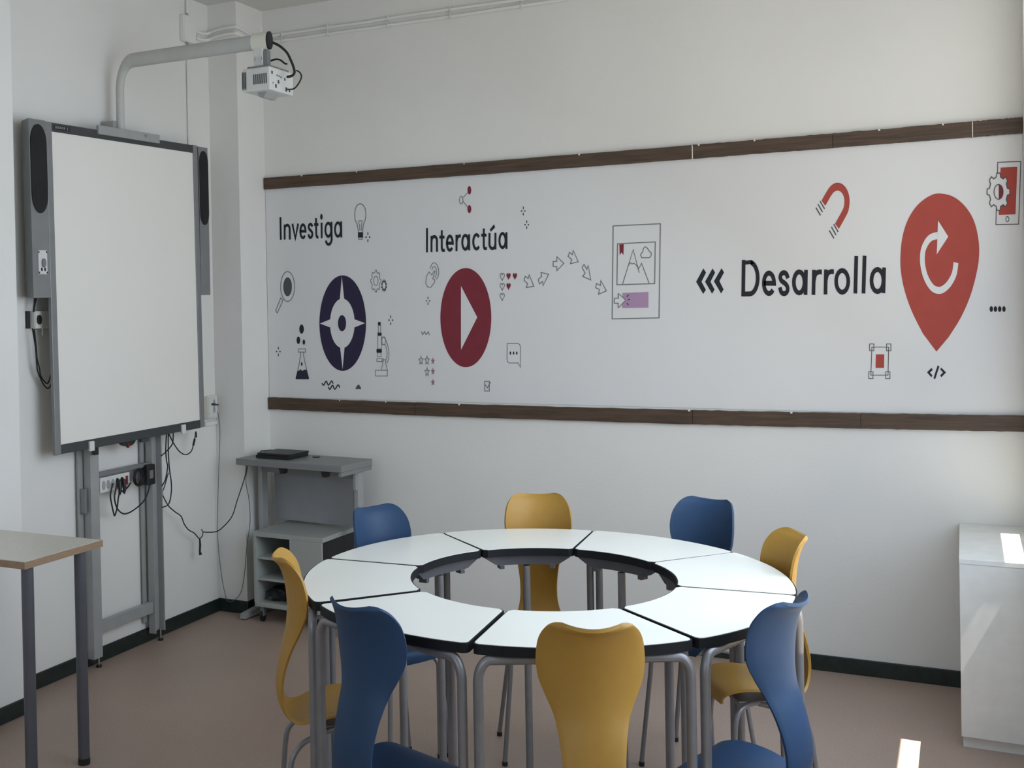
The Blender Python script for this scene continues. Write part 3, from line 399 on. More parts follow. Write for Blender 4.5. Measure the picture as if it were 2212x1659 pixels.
["panel",2,"P",[0.6897,1.4578,0.6888,1.4417,0.6867,1.4258,0.6834,1.4105,0.679,1.396,0.6736,1.3825,0.6673,1.3703,0.6602,1.3597,0.6523,1.3506,0.6439,1.3434,0.635,1.3382,0.6259,1.335,0.6166,1.3339,0.6074,1.335,0.5984,1.3381,0.5897,1.3434,0.5815,1.3506,0.574,1.3597,0.5672,1.3704,0.5613,1.3828,0.5564,1.3964,0.5526,1.4111,0.5499,1.4266,0.5485,1.4426,0.5482,1.459,0.5492,1.4753,0.5514,1.4913,0.5547,1.5068,0.5592,1.5214,0.5647,1.5349,0.5711,1.5471,0.5784,1.5578,0.5863,1.5667,0.5948,1.5738,0.6037,1.5789,0.6129,1.5819,0.6221,1.5828,0.6313,1.5816,0.6403,1.5782,0.6489,1.5729,0.657,1.5655,0.6645,1.5564,0.6711,1.5456,0.6769,1.5333,0.6817,1.5198,0.6855,1.5052,0.6881,1.4899,0.6895,1.474],0,0,0],
["panel",2,"P",[0.6218,1.6945,0.6328,1.5801,0.6081,1.5806],0,0,0],
["panel",2,"P",[0.4891,1.4582,0.5525,1.4799,0.5515,1.4372],0,0,0],
["panel",2,"P",[0.7484,1.4582,0.6874,1.4786,0.6865,1.4364],0,0,0],
["panel",2,"P",[0.6161,1.2273,0.6041,1.3376,0.6297,1.3376],0,0,0],
["navy",3,"P",[0.6417,1.4586,0.6411,1.4507,0.6396,1.4431,0.6373,1.436,0.6343,1.4299,0.6306,1.4248,0.6265,1.4211,0.6221,1.4188,0.6176,1.418,0.613,1.4188,0.6087,1.4212,0.6048,1.425,0.6013,1.4301,0.5986,1.4363,0.5966,1.4434,0.5954,1.451,0.5951,1.459,0.5958,1.467,0.5973,1.4746,0.5996,1.4817,0.6026,1.4878,0.6063,1.4929,0.6104,1.4966,0.6148,1.4989,0.6194,1.4996,0.6239,1.4988,0.6282,1.4964,0.6321,1.4926,0.6355,1.4875,0.6383,1.4813,0.6403,1.4742,0.6414,1.4666],0,0,0]],"gears_icon":[["line",1,"S",[0.8087,1.709,0.8105,1.7206,0.8182,1.7204,0.8195,1.7087,0.826,1.7033,0.8316,1.7093,0.8368,1.6989,0.8333,1.6887,0.8358,1.676,0.8419,1.673,0.8416,1.6585,0.8354,1.6557,0.8324,1.6432,0.8354,1.6328,0.8298,1.6227,0.8245,1.6289,0.8177,1.6239,0.8159,1.6123,0.8082,1.6124,0.8069,1.6241,0.8003,1.6295,0.7947,1.6234,0.7895,1.6338,0.793,1.6441,0.7905,1.6568,0.7844,1.6599,0.7847,1.6744,0.7909,1.6772,0.794,1.6898,0.7909,1.7002,0.7966,1.7103,0.8019,1.704],0.0036,0.0036,1],
["line",1,"S",[0.8254,1.6669,0.825,1.6626,0.8243,1.6584,0.8231,1.6545,0.8215,1.6511,0.8196,1.6484,0.8174,1.6464,0.8151,1.6451,0.8127,1.6448,0.8104,1.6453,0.8081,1.6466,0.806,1.6487,0.8043,1.6516,0.8028,1.655,0.8018,1.6589,0.8012,1.6632,0.801,1.6675,0.8014,1.6719,0.8021,1.6761,0.8033,1.68,0.8049,1.6834,0.8068,1.6861,0.809,1.6881,0.8113,1.6893,0.8137,1.6897,0.8161,1.6892,0.8183,1.6879,0.8204,1.6857,0.8222,1.6829,0.8236,1.6795,0.8246,1.6755,0.8252,1.6713],0.0036,0.0036,1],
["slate",1,"P",[0.8566,1.6675,0.8574,1.6739,0.861,1.6738,0.8615,1.6673,0.8647,1.6653,0.8674,1.6697,0.8701,1.6657,0.8686,1.6597,0.8704,1.6546,0.8739,1.6553,0.8749,1.6489,0.8717,1.6457,0.8716,1.6395,0.8746,1.6361,0.8734,1.6298,0.8699,1.6306,0.8678,1.6256,0.8692,1.6195,0.8662,1.6157,0.8637,1.6202,0.8605,1.6183,0.8597,1.6119,0.8561,1.6119,0.8555,1.6184,0.8524,1.6204,0.8497,1.616,0.8469,1.62,0.8485,1.626,0.8467,1.6311,0.8431,1.6305,0.8422,1.6368,0.8453,1.6401,0.8455,1.6463,0.8425,1.6497,0.8437,1.656,0.8472,1.6552,0.8492,1.6602,0.8479,1.6663,0.8509,1.6701,0.8534,1.6656],0,0,0],
["panel",2,"P",[0.867,1.6427,0.8668,1.6396,0.8663,1.6366,0.8654,1.6339,0.8643,1.6315,0.863,1.6295,0.8615,1.6281,0.8599,1.6272,0.8582,1.6269,0.8566,1.6273,0.855,1.6282,0.8535,1.6297,0.8523,1.6317,0.8513,1.6342,0.8506,1.637,0.8501,1.64,0.85,1.6431,0.8503,1.6462,0.8508,1.6492,0.8517,1.652,0.8528,1.6543,0.8541,1.6563,0.8556,1.6577,0.8572,1.6586,0.8589,1.6589,0.8605,1.6585,0.8621,1.6576,0.8635,1.6561,0.8648,1.6541,0.8658,1.6516,0.8665,1.6488,0.8669,1.6458],0,0,0]],"microscope_icon":[["ink",1,"P",[0.821,1.4632,0.8359,1.4631,0.8355,1.4454,0.8206,1.4455],0,0,0],
["ink",1,"P",[0.8176,1.4102,0.8397,1.4101,0.8394,1.3949,0.8173,1.395],0,0,0],
["ink",1,"P",[0.8096,1.3299,0.8393,1.3299,0.8389,1.3119,0.8092,1.3118],0,0,0],
["line",1,"S",[0.8224,1.4455,0.835,1.4454,0.8343,1.4101,0.8217,1.4102],0.00322,0.0032,1],
["line",1,"S",[0.8187,1.395,0.8389,1.3949,0.8375,1.3299,0.8173,1.3299],0.00315,0.00328,1],
["line",1,"S",[0.8132,1.3098,0.8349,1.3099,0.8345,1.2918,0.8129,1.2917],0.00315,0.0032,1],
["line",1,"S",[0.8104,1.2816,0.8468,1.2818,0.8465,1.2678,0.8101,1.2676],0.00315,0.0032,1],
["line",1,"S",[0.8015,1.2232,0.868,1.224,0.8674,1.1959,0.8008,1.195],0.00315,0.0032,1],
["line",1,"S",[0.8388,1.3881,0.8412,1.3877,0.8448,1.3873,0.8488,1.3866,0.8529,1.385,0.8566,1.382,0.8599,1.3774,0.8632,1.3715,0.8663,1.3646,0.8691,1.3573,0.8716,1.35,0.8736,1.3424,0.8754,1.3342,0.8768,1.3258,0.8778,1.3176,0.8783,1.31,0.8783,1.3029,0.8778,1.296,0.8769,1.2894,0.8757,1.2834,0.8745,1.278,0.873,1.2732,0.8711,1.2689,0.8691,1.2652,0.8673,1.2622,0.8661,1.26],0.00315,0.0028,0],
["line",1,"S",[0.8402,1.35,0.8428,1.3505,0.8465,1.3515,0.8507,1.3523,0.8548,1.352,0.8581,1.35,0.8607,1.3456,0.8629,1.3393,0.8648,1.332,0.8662,1.3246,0.8673,1.318,0.8679,1.3119,0.8681,1.3059,0.8679,1.3001,0.8674,1.2948,0.8667,1.29,0.8655,1.2857,0.8639,1.2819,0.862,1.2786,0.8604,1.2759,0.8592,1.2739],0.00315,0.0028,0],
["line",1,"S",[0.8617,1.37,0.8614,1.3661,0.8607,1.3623,0.8597,1.3589,0.8583,1.3559,0.8566,1.3534,0.8547,1.3515,0.8526,1.3504,0.8505,1.35,0.8484,1.3504,0.8464,1.3515,0.8446,1.3534,0.843,1.3559,0.8418,1.3589,0.8408,1.3624,0.8403,1.3661,0.8402,1.37,0.8405,1.3739,0.8412,1.3777,0.8422,1.3812,0.8436,1.3842,0.8453,1.3867,0.8472,1.3885,0.8493,1.3897,0.8514,1.39,0.8535,1.3897,0.8555,1.3885,0.8573,1.3867,0.8589,1.3842,0.8601,1.3811,0.8611,1.3777,0.8616,1.3739],0.00315,0.0032,1],
["line",1,"S",[0.8386,1.2758,0.8588,1.2759,0.8606,1.2539,0.868,1.2252,0.833,1.2248,0.8436,1.2538],0.00315,0.0028,1]],"wave_mark.001":[["ink",1,"S",[0.4932,1.1551,0.4945,1.1532,0.4963,1.1501,0.4984,1.147,0.5008,1.1448,0.5034,1.1445,0.5062,1.1472,0.5094,1.1522,0.5127,1.1579,0.516,1.1626,0.519,1.1646,0.5216,1.1626,0.524,1.1578,0.5264,1.1521,0.5289,1.1473,0.5318,1.1454,0.5353,1.1476,0.5392,1.1525,0.5432,1.1585,0.547,1.1637,0.5502,1.1663,0.5527,1.1656,0.5549,1.1627,0.5567,1.1589,0.5582,1.1552,0.5593,1.1529],0.00611,0.00656,0]],"wave_mark.002":[["ink",1,"S",[0.5306,1.1359,0.5318,1.1338,0.5333,1.1304,0.5352,1.1268,0.5374,1.1243,0.5398,1.1238,0.5425,1.1265,0.5457,1.1317,0.549,1.1376,0.5523,1.1425,0.5553,1.1446,0.558,1.1426,0.5603,1.1377,0.5626,1.1318,0.5651,1.127,0.5681,1.1251,0.5716,1.1274,0.5757,1.1327,0.58,1.139,0.5839,1.1444,0.5873,1.1472,0.59,1.1464,0.5924,1.1434,0.5944,1.1394,0.5961,1.1355,0.5973,1.133],0.00624,0.00656,0]],"peak_mark":[["slate",1,"P",[0.7043,1.1532,0.7155,1.1412,0.7198,1.1279,0.6853,1.1273,0.6925,1.1408],0,0,0]],"play_emblem":[["maroon",1,"P",[1.4211,1.4786,1.42,1.4557,1.4177,1.433,1.4142,1.4107,1.4096,1.3891,1.4038,1.3683,1.3969,1.3486,1.389,1.3301,1.3802,1.313,1.3705,1.2975,1.36,1.2837,1.3489,1.2717,1.3372,1.2617,1.325,1.2538,1.3124,1.2481,1.2997,1.2446,1.2868,1.2433,1.2739,1.2443,1.2612,1.2476,1.2488,1.2532,1.2367,1.2609,1.2252,1.2708,1.2142,1.2827,1.204,1.2966,1.1947,1.3123,1.1862,1.3296,1.1788,1.3484,1.1725,1.3685,1.1673,1.3898,1.1633,1.4119,1.1605,1.4346,1.1591,1.4579,1.1589,1.4813,1.16,1.5047,1.1624,1.5279,1.1661,1.5506,1.1709,1.5726,1.177,1.5937,1.1841,1.6136,1.1923,1.6322,1.2014,1.6493,1.2114,1.6647,1.2221,1.6784,1.2335,1.69,1.2454,1.6996,1.2578,1.7071,1.2704,1.7124,1.2832,1.7154,1.2961,1.7162,1.3089,1.7146,1.3215,1.7109,1.3338,1.7049,1.3456,1.6967,1.3569,1.6866,1.3676,1.6744,1.3775,1.6604,1.3866,1.6448,1.3948,1.6275,1.4019,1.6089,1.408,1.5891,1.413,1.5682,1.4168,1.5465,1.4195,1.5242,1.4209,1.5015],0,0,0],
["panel",2,"P",[1.2698,1.631,1.3502,1.4809,1.2638,1.326],0,0,0]],"touch_icon":[["line",1,"S",[1.1102,1.7198,1.1114,1.7227,1.113,1.727,1.115,1.7318,1.1172,1.7363,1.1194,1.7398,1.1218,1.7423,1.1244,1.7444,1.1272,1.746,1.13,1.7468,1.1329,1.7466,1.1359,1.7454,1.1392,1.7432,1.1425,1.7402,1.1455,1.7367,1.1481,1.7328,1.1502,1.7283,1.152,1.723,1.1534,1.7173,1.1545,1.7117,1.1551,1.7063,1.1551,1.7012,1.1547,1.6961,1.1539,1.6911,1.1528,1.6865,1.1515,1.6822,1.1497,1.6782,1.1475,1.6745,1.145,1.6711,1.1429,1.6683,1.1414,1.6663],0.00352,0.00369,0],
["line",1,"S",[1.1189,1.7114,1.1196,1.7135,1.1207,1.7166,1.1219,1.72,1.1234,1.7232,1.1249,1.7254,1.1267,1.7268,1.1287,1.7279,1.1308,1.7283,1.1328,1.7282,1.1347,1.7271,1.1365,1.7251,1.1383,1.7221,1.14,1.7184,1.1414,1.7146,1.1423,1.7107,1.1429,1.7069,1.1431,1.7028,1.143,1.6986,1.1426,1.6945,1.1419,1.6905,1.1406,1.6865,1.1388,1.6823,1.1367,1.6784,1.1349,1.675,1.1336,1.6726],0.00352,0.0036,0],
["line",1,"S",[1.1032,1.7038,1.1184,1.6871,1.1299,1.7079,1.1351,1.7049,1.1224,1.6688,1.1334,1.6645,1.1309,1.6504,1.1114,1.6286,1.095,1.6302,1.0851,1.6475,1.0884,1.6799],0.00352,0.00369,1]],"hearts_icon":[["line",1,"S",[1.4798,1.6779,1.4801,1.6794,1.4813,1.6828,1.4838,1.6855,1.487,1.6853,1.4897,1.6818,1.4907,1.6764,1.4895,1.6707,1.4867,1.6655,1.4834,1.6608,1.4808,1.6566,1.4796,1.6535,1.4794,1.6523,1.4792,1.6535,1.4781,1.6567,1.4757,1.661,1.4726,1.6659,1.4699,1.6712,1.469,1.677,1.4701,1.6824,1.4729,1.6857,1.4762,1.6857,1.4786,1.6829,1.4797,1.6794],0.00336,0.00351,1],
["line",1,"S",[1.479,1.6312,1.4792,1.6327,1.4804,1.6361,1.4829,1.6388,1.4861,1.6386,1.4888,1.6351,1.4898,1.6298,1.4886,1.624,1.4858,1.6188,1.4825,1.6141,1.4799,1.6099,1.4787,1.6067,1.4785,1.6056,1.4783,1.6068,1.4772,1.6099,1.4748,1.6142,1.4717,1.6191,1.469,1.6245,1.4681,1.6303,1.4692,1.6356,1.472,1.6389,1.4753,1.639,1.4777,1.6362,1.4788,1.6327],0.00328,0.0036,1],
["line",1,"S",[1.4781,1.5837,1.4783,1.5852,1.4795,1.5886,1.482,1.5913,1.4852,1.5911,1.4879,1.5877,1.4889,1.5823,1.4877,1.5765,1.4849,1.5713,1.4816,1.5666,1.479,1.5624,1.4778,1.5592,1.4776,1.558,1.4774,1.5592,1.4763,1.5624,1.4739,1.5667,1.4708,1.5716,1.4681,1.5769,1.4672,1.5827,1.4683,1.5881,1.4711,1.5914,1.4744,1.5914,1.4768,1.5886,1.4779,1.5852],0.00328,0.0036,1],
["maroon",1,"P",[1.5111,1.6782,1.5113,1.6797,1.5125,1.6831,1.515,1.6858,1.5182,1.6856,1.5209,1.6821,1.5218,1.6767,1.5207,1.671,1.5179,1.6658,1.5146,1.6611,1.512,1.657,1.5108,1.6539,1.5106,1.6527,1.5104,1.6539,1.5093,1.657,1.5069,1.6613,1.5038,1.6662,1.5012,1.6716,1.5003,1.6773,1.5014,1.6827,1.5042,1.686,1.5074,1.686,1.5098,1.6832,1.5109,1.6797],0,0,0],
["maroon",1,"P",[1.5425,1.6773,1.5427,1.6788,1.544,1.6822,1.5465,1.6849,1.5496,1.6847,1.5523,1.6812,1.5532,1.6759,1.5521,1.6702,1.5493,1.665,1.546,1.6603,1.5435,1.6562,1.5423,1.653,1.5421,1.6519,1.5419,1.6531,1.5408,1.6562,1.5384,1.6605,1.5353,1.6654,1.5327,1.6707,1.5318,1.6765,1.5329,1.6818,1.5357,1.6851,1.5389,1.6851,1.5413,1.6823,1.5424,1.6789],0,0,0],
["maroon",1,"P",[1.5102,1.6312,1.5104,1.6327,1.5116,1.6361,1.5141,1.6388,1.5173,1.6386,1.52,1.6352,1.521,1.6298,1.5198,1.6241,1.517,1.6189,1.5137,1.6142,1.5111,1.61,1.5099,1.6069,1.5097,1.6057,1.5095,1.6069,1.5084,1.61,1.5061,1.6143,1.5029,1.6192,1.5003,1.6245,1.4994,1.6303,1.5005,1.6356,1.5033,1.6389,1.5065,1.639,1.5089,1.6362,1.51,1.6327],0,0,0]],"stars_icon":[["line",1,"S",[1.0524,1.2965,1.0551,1.2817,1.0636,1.2811,1.0567,1.2712,1.0587,1.256,1.0517,1.2646,1.0444,1.2559,1.047,1.2711,1.0405,1.2809,1.0491,1.2817],0.0036,0.0041,1],
["line",1,"S",[1.0846,1.2967,1.0873,1.2819,1.0958,1.2813,1.0889,1.2714,1.0909,1.2562,1.084,1.2649,1.0767,1.2561,1.0793,1.2714,1.0728,1.2811,1.0813,1.2819],0.0036,0.0041,1],
["line",1,"S",[1.0835,1.2409,1.0862,1.2262,1.0946,1.2256,1.0878,1.2157,1.0897,1.2005,1.0828,1.2091,1.0756,1.2003,1.0781,1.2156,1.0717,1.2253,1.0802,1.2261],0.00352,0.004,1],
["dusty",1,"P",[1.1157,1.292,1.1184,1.2786,1.1268,1.278,1.12,1.2691,1.122,1.2553,1.1151,1.2631,1.1079,1.2552,1.1104,1.269,1.104,1.2779,1.1125,1.2785],0,0,0],
["dusty",1,"P",[1.1147,1.2412,1.1174,1.2279,1.1258,1.2273,1.119,1.2184,1.121,1.2046,1.1141,1.2124,1.1069,1.2044,1.1094,1.2182,1.103,1.2271,1.1114,1.2278],0,0,0],
["dusty",1,"P",[1.1136,1.1885,1.1163,1.1751,1.1247,1.1746,1.1179,1.1656,1.1199,1.1518,1.113,1.1596,1.1058,1.1516,1.1083,1.1654,1.1019,1.1742,1.1104,1.175],0,0,0]],"zigzag_mark":[["line",1,"S",[1.0562,1.4151,1.0634,1.3988,1.0736,1.4151,1.0814,1.3996,1.0928,1.4138,1.1005,1.3975],0.00396,0.0036,0]],"speech_bubble_icon":[["line",1,"S",[1.4988,1.3569,1.5526,1.3569,1.5612,1.3502,1.5634,1.3354,1.5617,1.2456,1.5509,1.2658,1.5074,1.2654,1.4984,1.2717,1.4962,1.2842],0.00328,0.00351,1],
["ink",1,"P",[1.517,1.3118,1.5169,1.3103,1.5167,1.3089,1.5163,1.3077,1.5158,1.3065,1.5153,1.3056,1.5146,1.3049,1.5139,1.3045,1.5132,1.3043,1.5124,1.3045,1.5117,1.3049,1.5111,1.3056,1.5106,1.3065,1.5101,1.3076,1.5098,1.3089,1.5096,1.3103,1.5096,1.3118,1.5097,1.3132,1.5099,1.3146,1.5103,1.3159,1.5108,1.317,1.5113,1.318,1.512,1.3187,1.5127,1.3191,1.5134,1.3192,1.5142,1.3191,1.5149,1.3187,1.5155,1.318,1.516,1.3171,1.5165,1.3159,1.5168,1.3146,1.517,1.3132],0,0,0],
["ink",1,"P",[1.5328,1.3119,1.5327,1.3104,1.5324,1.309,1.5321,1.3077,1.5316,1.3066,1.531,1.3057,1.5304,1.305,1.5297,1.3045,1.5289,1.3044,1.5282,1.3045,1.5275,1.305,1.5269,1.3056,1.5263,1.3066,1.5259,1.3077,1.5256,1.309,1.5254,1.3104,1.5253,1.3118,1.5254,1.3133,1.5257,1.3147,1.526,1.316,1.5265,1.3171,1.5271,1.318,1.5278,1.3187,1.5285,1.3191,1.5292,1.3193,1.5299,1.3191,1.5306,1.3187,1.5312,1.318,1.5318,1.3171,1.5322,1.316,1.5326,1.3147,1.5327,1.3133],0,0,0],
["ink",1,"P",[1.5485,1.3119,1.5484,1.3105,1.5482,1.3091,1.5478,1.3078,1.5473,1.3067,1.5467,1.3057,1.5461,1.305,1.5454,1.3046,1.5446,1.3045,1.5439,1.3046,1.5432,1.305,1.5426,1.3057,1.542,1.3066,1.5416,1.3078,1.5413,1.309,1.5411,1.3104,1.5411,1.3119,1.5412,1.3133,1.5414,1.3147,1.5418,1.316,1.5422,1.3171,1.5428,1.3181,1.5435,1.3188,1.5442,1.3192,1.5449,1.3193,1.5456,1.3192,1.5463,1.3188,1.547,1.3181,1.5475,1.3172,1.5479,1.316,1.5483,1.3148,1.5484,1.3134],0,0,0]],"checkbox_icon":[["line",1,"S",[1.3818,1.1772,1.4052,1.1775,1.4043,1.1319,1.381,1.1315],0.0043,0.0044,1],
["line",1,"S",[1.3837,1.1625,1.3948,1.1468,1.4114,1.1748],0.0042,0.0044,0]],"arrow_trail":[["line",1,"S",[1.6123,1.6751,1.6341,1.6217,1.5971,1.6158,1.6034,1.6349,1.5866,1.6509,1.5925,1.6688,1.6071,1.6581],0.00416,0.00448,1],
["line",1,"S",[1.6693,1.6843,1.7061,1.6749,1.6785,1.6232,1.6766,1.6424,1.6612,1.6319,1.6557,1.6522,1.6728,1.6666],0.00416,0.00434,1],
["line",1,"S",[1.7469,1.7542,1.7797,1.723,1.7458,1.6898,1.7461,1.7082,1.7286,1.7103,1.729,1.7333,1.7465,1.7327],0.00416,0.00434,1],
["line",1,"S",[1.8246,1.7804,1.8472,1.7279,1.8103,1.7199,1.817,1.7395,1.7999,1.7538,1.8075,1.7719,1.8205,1.7607],0.00416,0.0042,1],
["line",1,"S",[1.8745,1.7148,1.8865,1.6917,1.8937,1.7097,1.9037,1.6434,1.8673,1.6613,1.8785,1.6753,1.8649,1.7015],0.00403,0.0042,1],
["line",1,"S",[1.9505,1.6401,1.9752,1.5928,1.9387,1.5785,1.9437,1.5995,1.9263,1.6083,1.9303,1.627,1.948,1.6175],0.00403,0.00434,1]],"picture_page_icon":[["line",1,"S",[2.0107,1.8825,2.2208,1.8821,2.2083,1.4693,1.999,1.4669],0.00462,0.00455,1],
["line",1,"S",[2.0291,1.8019,2.1972,1.8035,2.1917,1.6204,2.0234,1.6192],0.00455,0.00448,1],
["maroon",1,"P",[2.0376,1.799,2.0572,1.7995,2.0551,1.7511,2.0468,1.7631,2.0381,1.7504],0,0,0],
["line",1,"S",[2.049,1.6219,2.0991,1.7734,2.1245,1.6696],0.0039,0.0039,0],
["line",1,"S",[2.0738,1.6988,2.0838,1.7165,2.0928,1.7098,2.1013,1.7121,2.1109,1.706,2.1203,1.6877],0.0039,0.0039,0],
["line",1,"S",[2.1216,1.6877,2.1355,1.7116,2.1674,1.6222],0.00384,0.0039,0],
["line",1,"S",[2.1365,1.7361,2.1355,1.7388,2.1339,1.7428,2.1325,1.7472,2.1323,1.751,2.1338,1.7541,2.1364,1.7569,2.1393,1.7596,2.1414,1.7626,2.1425,1.7659,2.143,1.7694,2.1435,1.7728,2.1446,1.7758,2.1464,1.7785,2.1487,1.7811,2.1512,1.783,2.1536,1.7837,2.1562,1.7828,2.1589,1.7806,2.1615,1.7778,2.1639,1.775,2.1658,1.7721,2.1676,1.7689,2.1692,1.7657,2.171,1.7629,2.1733,1.7609,2.1758,1.7593,2.1779,1.7576,2.1792,1.7553,2.1793,1.7519,2.1785,1.7478,2.1773,1.7438,2.176,1.7406,2.1744,1.7384,2.1723,1.7369,2.1704,1.7358,2.1691,1.735,2.1365,1.7361],0.0039,0.0042,0],
["purple",1,"P",[2.0477,1.5823,2.1637,1.5844,2.1625,1.5149,2.0453,1.5145],0,0,0],
["panel",2,"P",[2.0304,1.5797,2.0625,1.5498,2.0284,1.5162,2.0287,1.5363,2.0114,1.5366,2.0118,1.559,2.03,1.5587],0,0,0],
["line",3,"S",[2.0304,1.5797,2.0625,1.5498,2.0284,1.5162,2.0287,1.5363,2.0114,1.5366,2.0118,1.559,2.03,1.5587],0.0036,0.0039,1],
["plum",2,"S",[2.067,1.564,2.0762,1.5743],0.0039,0.0048,0],
["plum",2,"S",[2.0722,1.5526,2.0812,1.5524],0.0039,0.0048,0],
["plum",2,"S",[2.0674,1.5371,2.0748,1.5275],0.0039,0.00464,0]],"magnet_icon":[["red",1,"S",[2.8895,1.934,2.8925,1.9395,2.8968,1.9473,2.9017,1.9561,2.9066,1.9647,2.9106,1.9715,2.9137,1.9765,2.9164,1.9806,2.9188,1.984,2.9212,1.9869,2.9237,1.9896,2.9263,1.992,2.9289,1.9939,2.9316,1.9955,2.9341,1.9967,2.9365,1.9977,2.9387,1.9985,2.9408,1.999,2.9427,1.9992,2.9447,1.9991,2.9469,1.9988,2.9493,1.9981,2.9519,1.9972,2.9545,1.9959,2.9571,1.9944,2.9596,1.9925,2.9619,1.9902,2.9642,1.9876,2.9665,1.9846,2.9686,1.9815,2.9705,1.9782,2.9722,1.9747,2.9737,1.9711,2.9751,1.9672,2.9763,1.9632,2.9773,1.9589,2.9781,1.9545,2.9788,1.9498,2.9792,1.945,2.9794,1.94,2.9794,1.9349,2.9791,1.9296,2.9786,1.924,2.9779,1.9183,2.9769,1.9128,2.9758,1.9078,2.9748,1.9038,2.9738,1.9007,2.9725,1.8976,2.9706,1.8936,2.9676,1.8877,2.9629,1.8787,2.9567,1.8672,2.95,1.8551,2.944,1.8443,2.9399,1.8369],0.01952,0.0323,0],
["slate",1,"S",[2.8764,1.9434,2.8937,1.9106],0.00416,0.00578,0],
["slate",1,"S",[2.8682,1.9318,2.8855,1.8981],0.00416,0.00578,0],
["slate",1,"S",[2.8602,1.9176,2.8776,1.8847],0.00416,0.00612,0],
["slate",1,"S",[2.9278,1.8461,2.9444,1.8135],0.00416,0.00612,0],
["slate",1,"S",[2.9187,1.8353,2.9362,1.8011],0.00416,0.00578,0],
["slate",1,"S",[2.9105,1.8211,2.9281,1.7877],0.00416,0.00578,0]],"map_pin_emblem":[["red",1,"P",[3.2512,1.3962,3.2442,1.4117,3.2341,1.4339,3.2232,1.4586,3.2139,1.4816,3.2066,1.5022,3.2,1.5223,3.1943,1.5422,3.1892,1.5617,3.1849,1.5809,3.1813,1.5999,3.1784,1.6184,3.1762,1.636,3.1746,1.6522,3.1738,1.6671,3.1735,1.6822,3.1739,1.6988,3.1748,1.7176,3.1763,1.7379,3.1785,1.7584,3.1816,1.7782,3.1857,1.7973,3.1906,1.8161,3.1964,1.8342,3.2032,1.8512,3.211,1.8672,3.2199,1.8824,3.2296,1.8963,3.2398,1.9087,3.2509,1.9195,3.2629,1.929,3.2749,1.9368,3.2859,1.9427,3.2953,1.9465,3.3036,1.9484,3.312,1.9487,3.3212,1.9479,3.3319,1.946,3.3434,1.9428,3.355,1.9383,3.366,1.9323,3.3764,1.9247,3.3866,1.9155,3.3962,1.9051,3.4052,1.8939,3.4134,1.8817,3.4211,1.8685,3.428,1.8544,3.434,1.8396,3.439,1.8237,3.4431,1.8068,3.4463,1.7895,3.4489,1.7724,3.4508,1.7557,3.4519,1.7391,3.4523,1.7224,3.452,1.7058,3.4511,1.6899,3.4496,1.6744,3.4473,1.6581,3.4439,1.6396,3.4395,1.618,3.434,1.5941,3.4277,1.5695,3.4207,1.5458,3.4129,1.523,3.4043,1.5005,3.3949,1.4784,3.3851,1.4571,3.3735,1.4351,3.3605,1.4126,3.3486,1.3929,3.3403,1.3791,3.2985,1.3245],0,0,0],
["panel",2,"S",[3.3713,1.6741,3.3706,1.6681,3.3697,1.6595,3.3685,1.6496,3.3669,1.6396,3.3648,1.6307,3.3622,1.6228,3.359,1.6152,3.3555,1.6078,3.3517,1.601,3.348,1.5948,3.3441,1.5893,3.34,1.5843,3.3358,1.5798,3.3317,1.576,3.3277,1.5728,3.3239,1.5703,3.3203,1.5683,3.3167,1.567,3.313,1.5664,3.309,1.5665,3.3047,1.5673,3.3002,1.5686,3.2955,1.5708,3.2909,1.5739,3.2864,1.5783,3.282,1.584,3.2775,1.5911,3.2732,1.599,3.2692,1.6077,3.2656,1.6166,3.2625,1.626,3.2598,1.6361,3.2574,1.6467,3.2555,1.6573,3.2541,1.6678,3.2532,1.6782,3.2529,1.689,3.2531,1.6996,3.2537,1.7096,3.2547,1.7186,3.2561,1.7266,3.2581,1.7337,3.2604,1.7403,3.263,1.7463,3.2658,1.7521,3.2688,1.7577,3.272,1.7629,3.2756,1.7678,3.2795,1.772,3.2838,1.7756,3.2892,1.7784,3.2956,1.7804,3.3021,1.7819,3.3077,1.7831,3.3117,1.7839],0.017,0.028,0],
["panel",3,"P",[3.3104,1.8424,3.3457,1.7769,3.3042,1.7089],0,0,0]],"tablet_gear_icon":[["slate",1,"S",[3.5192,2.0562,3.5966,2.0538,3.5867,1.8145,3.5102,1.8165],0.00288,0.0033,1],
["red",1,"P",[3.5286,2.0352,3.5845,2.034,3.5767,1.8527,3.5202,1.8534],0,0,0],
["slate",1,"S",[3.5546,1.8352,3.5544,1.8333,3.5541,1.8315,3.5536,1.8298,3.553,1.8283,3.5521,1.8271,3.5512,1.8263,3.5502,1.8258,3.5492,1.8256,3.5482,1.8259,3.5472,1.8265,3.5463,1.8274,3.5455,1.8287,3.5449,1.8302,3.5444,1.832,3.5441,1.8338,3.544,1.8357,3.5442,1.8377,3.5445,1.8395,3.545,1.8412,3.5457,1.8426,3.5465,1.8438,3.5474,1.8447,3.5484,1.8452,3.5494,1.8453,3.5504,1.8451,3.5514,1.8445,3.5523,1.8435,3.5531,1.8423,3.5537,1.8407,3.5542,1.839,3.5545,1.8371],0.00235,0.0033,1],
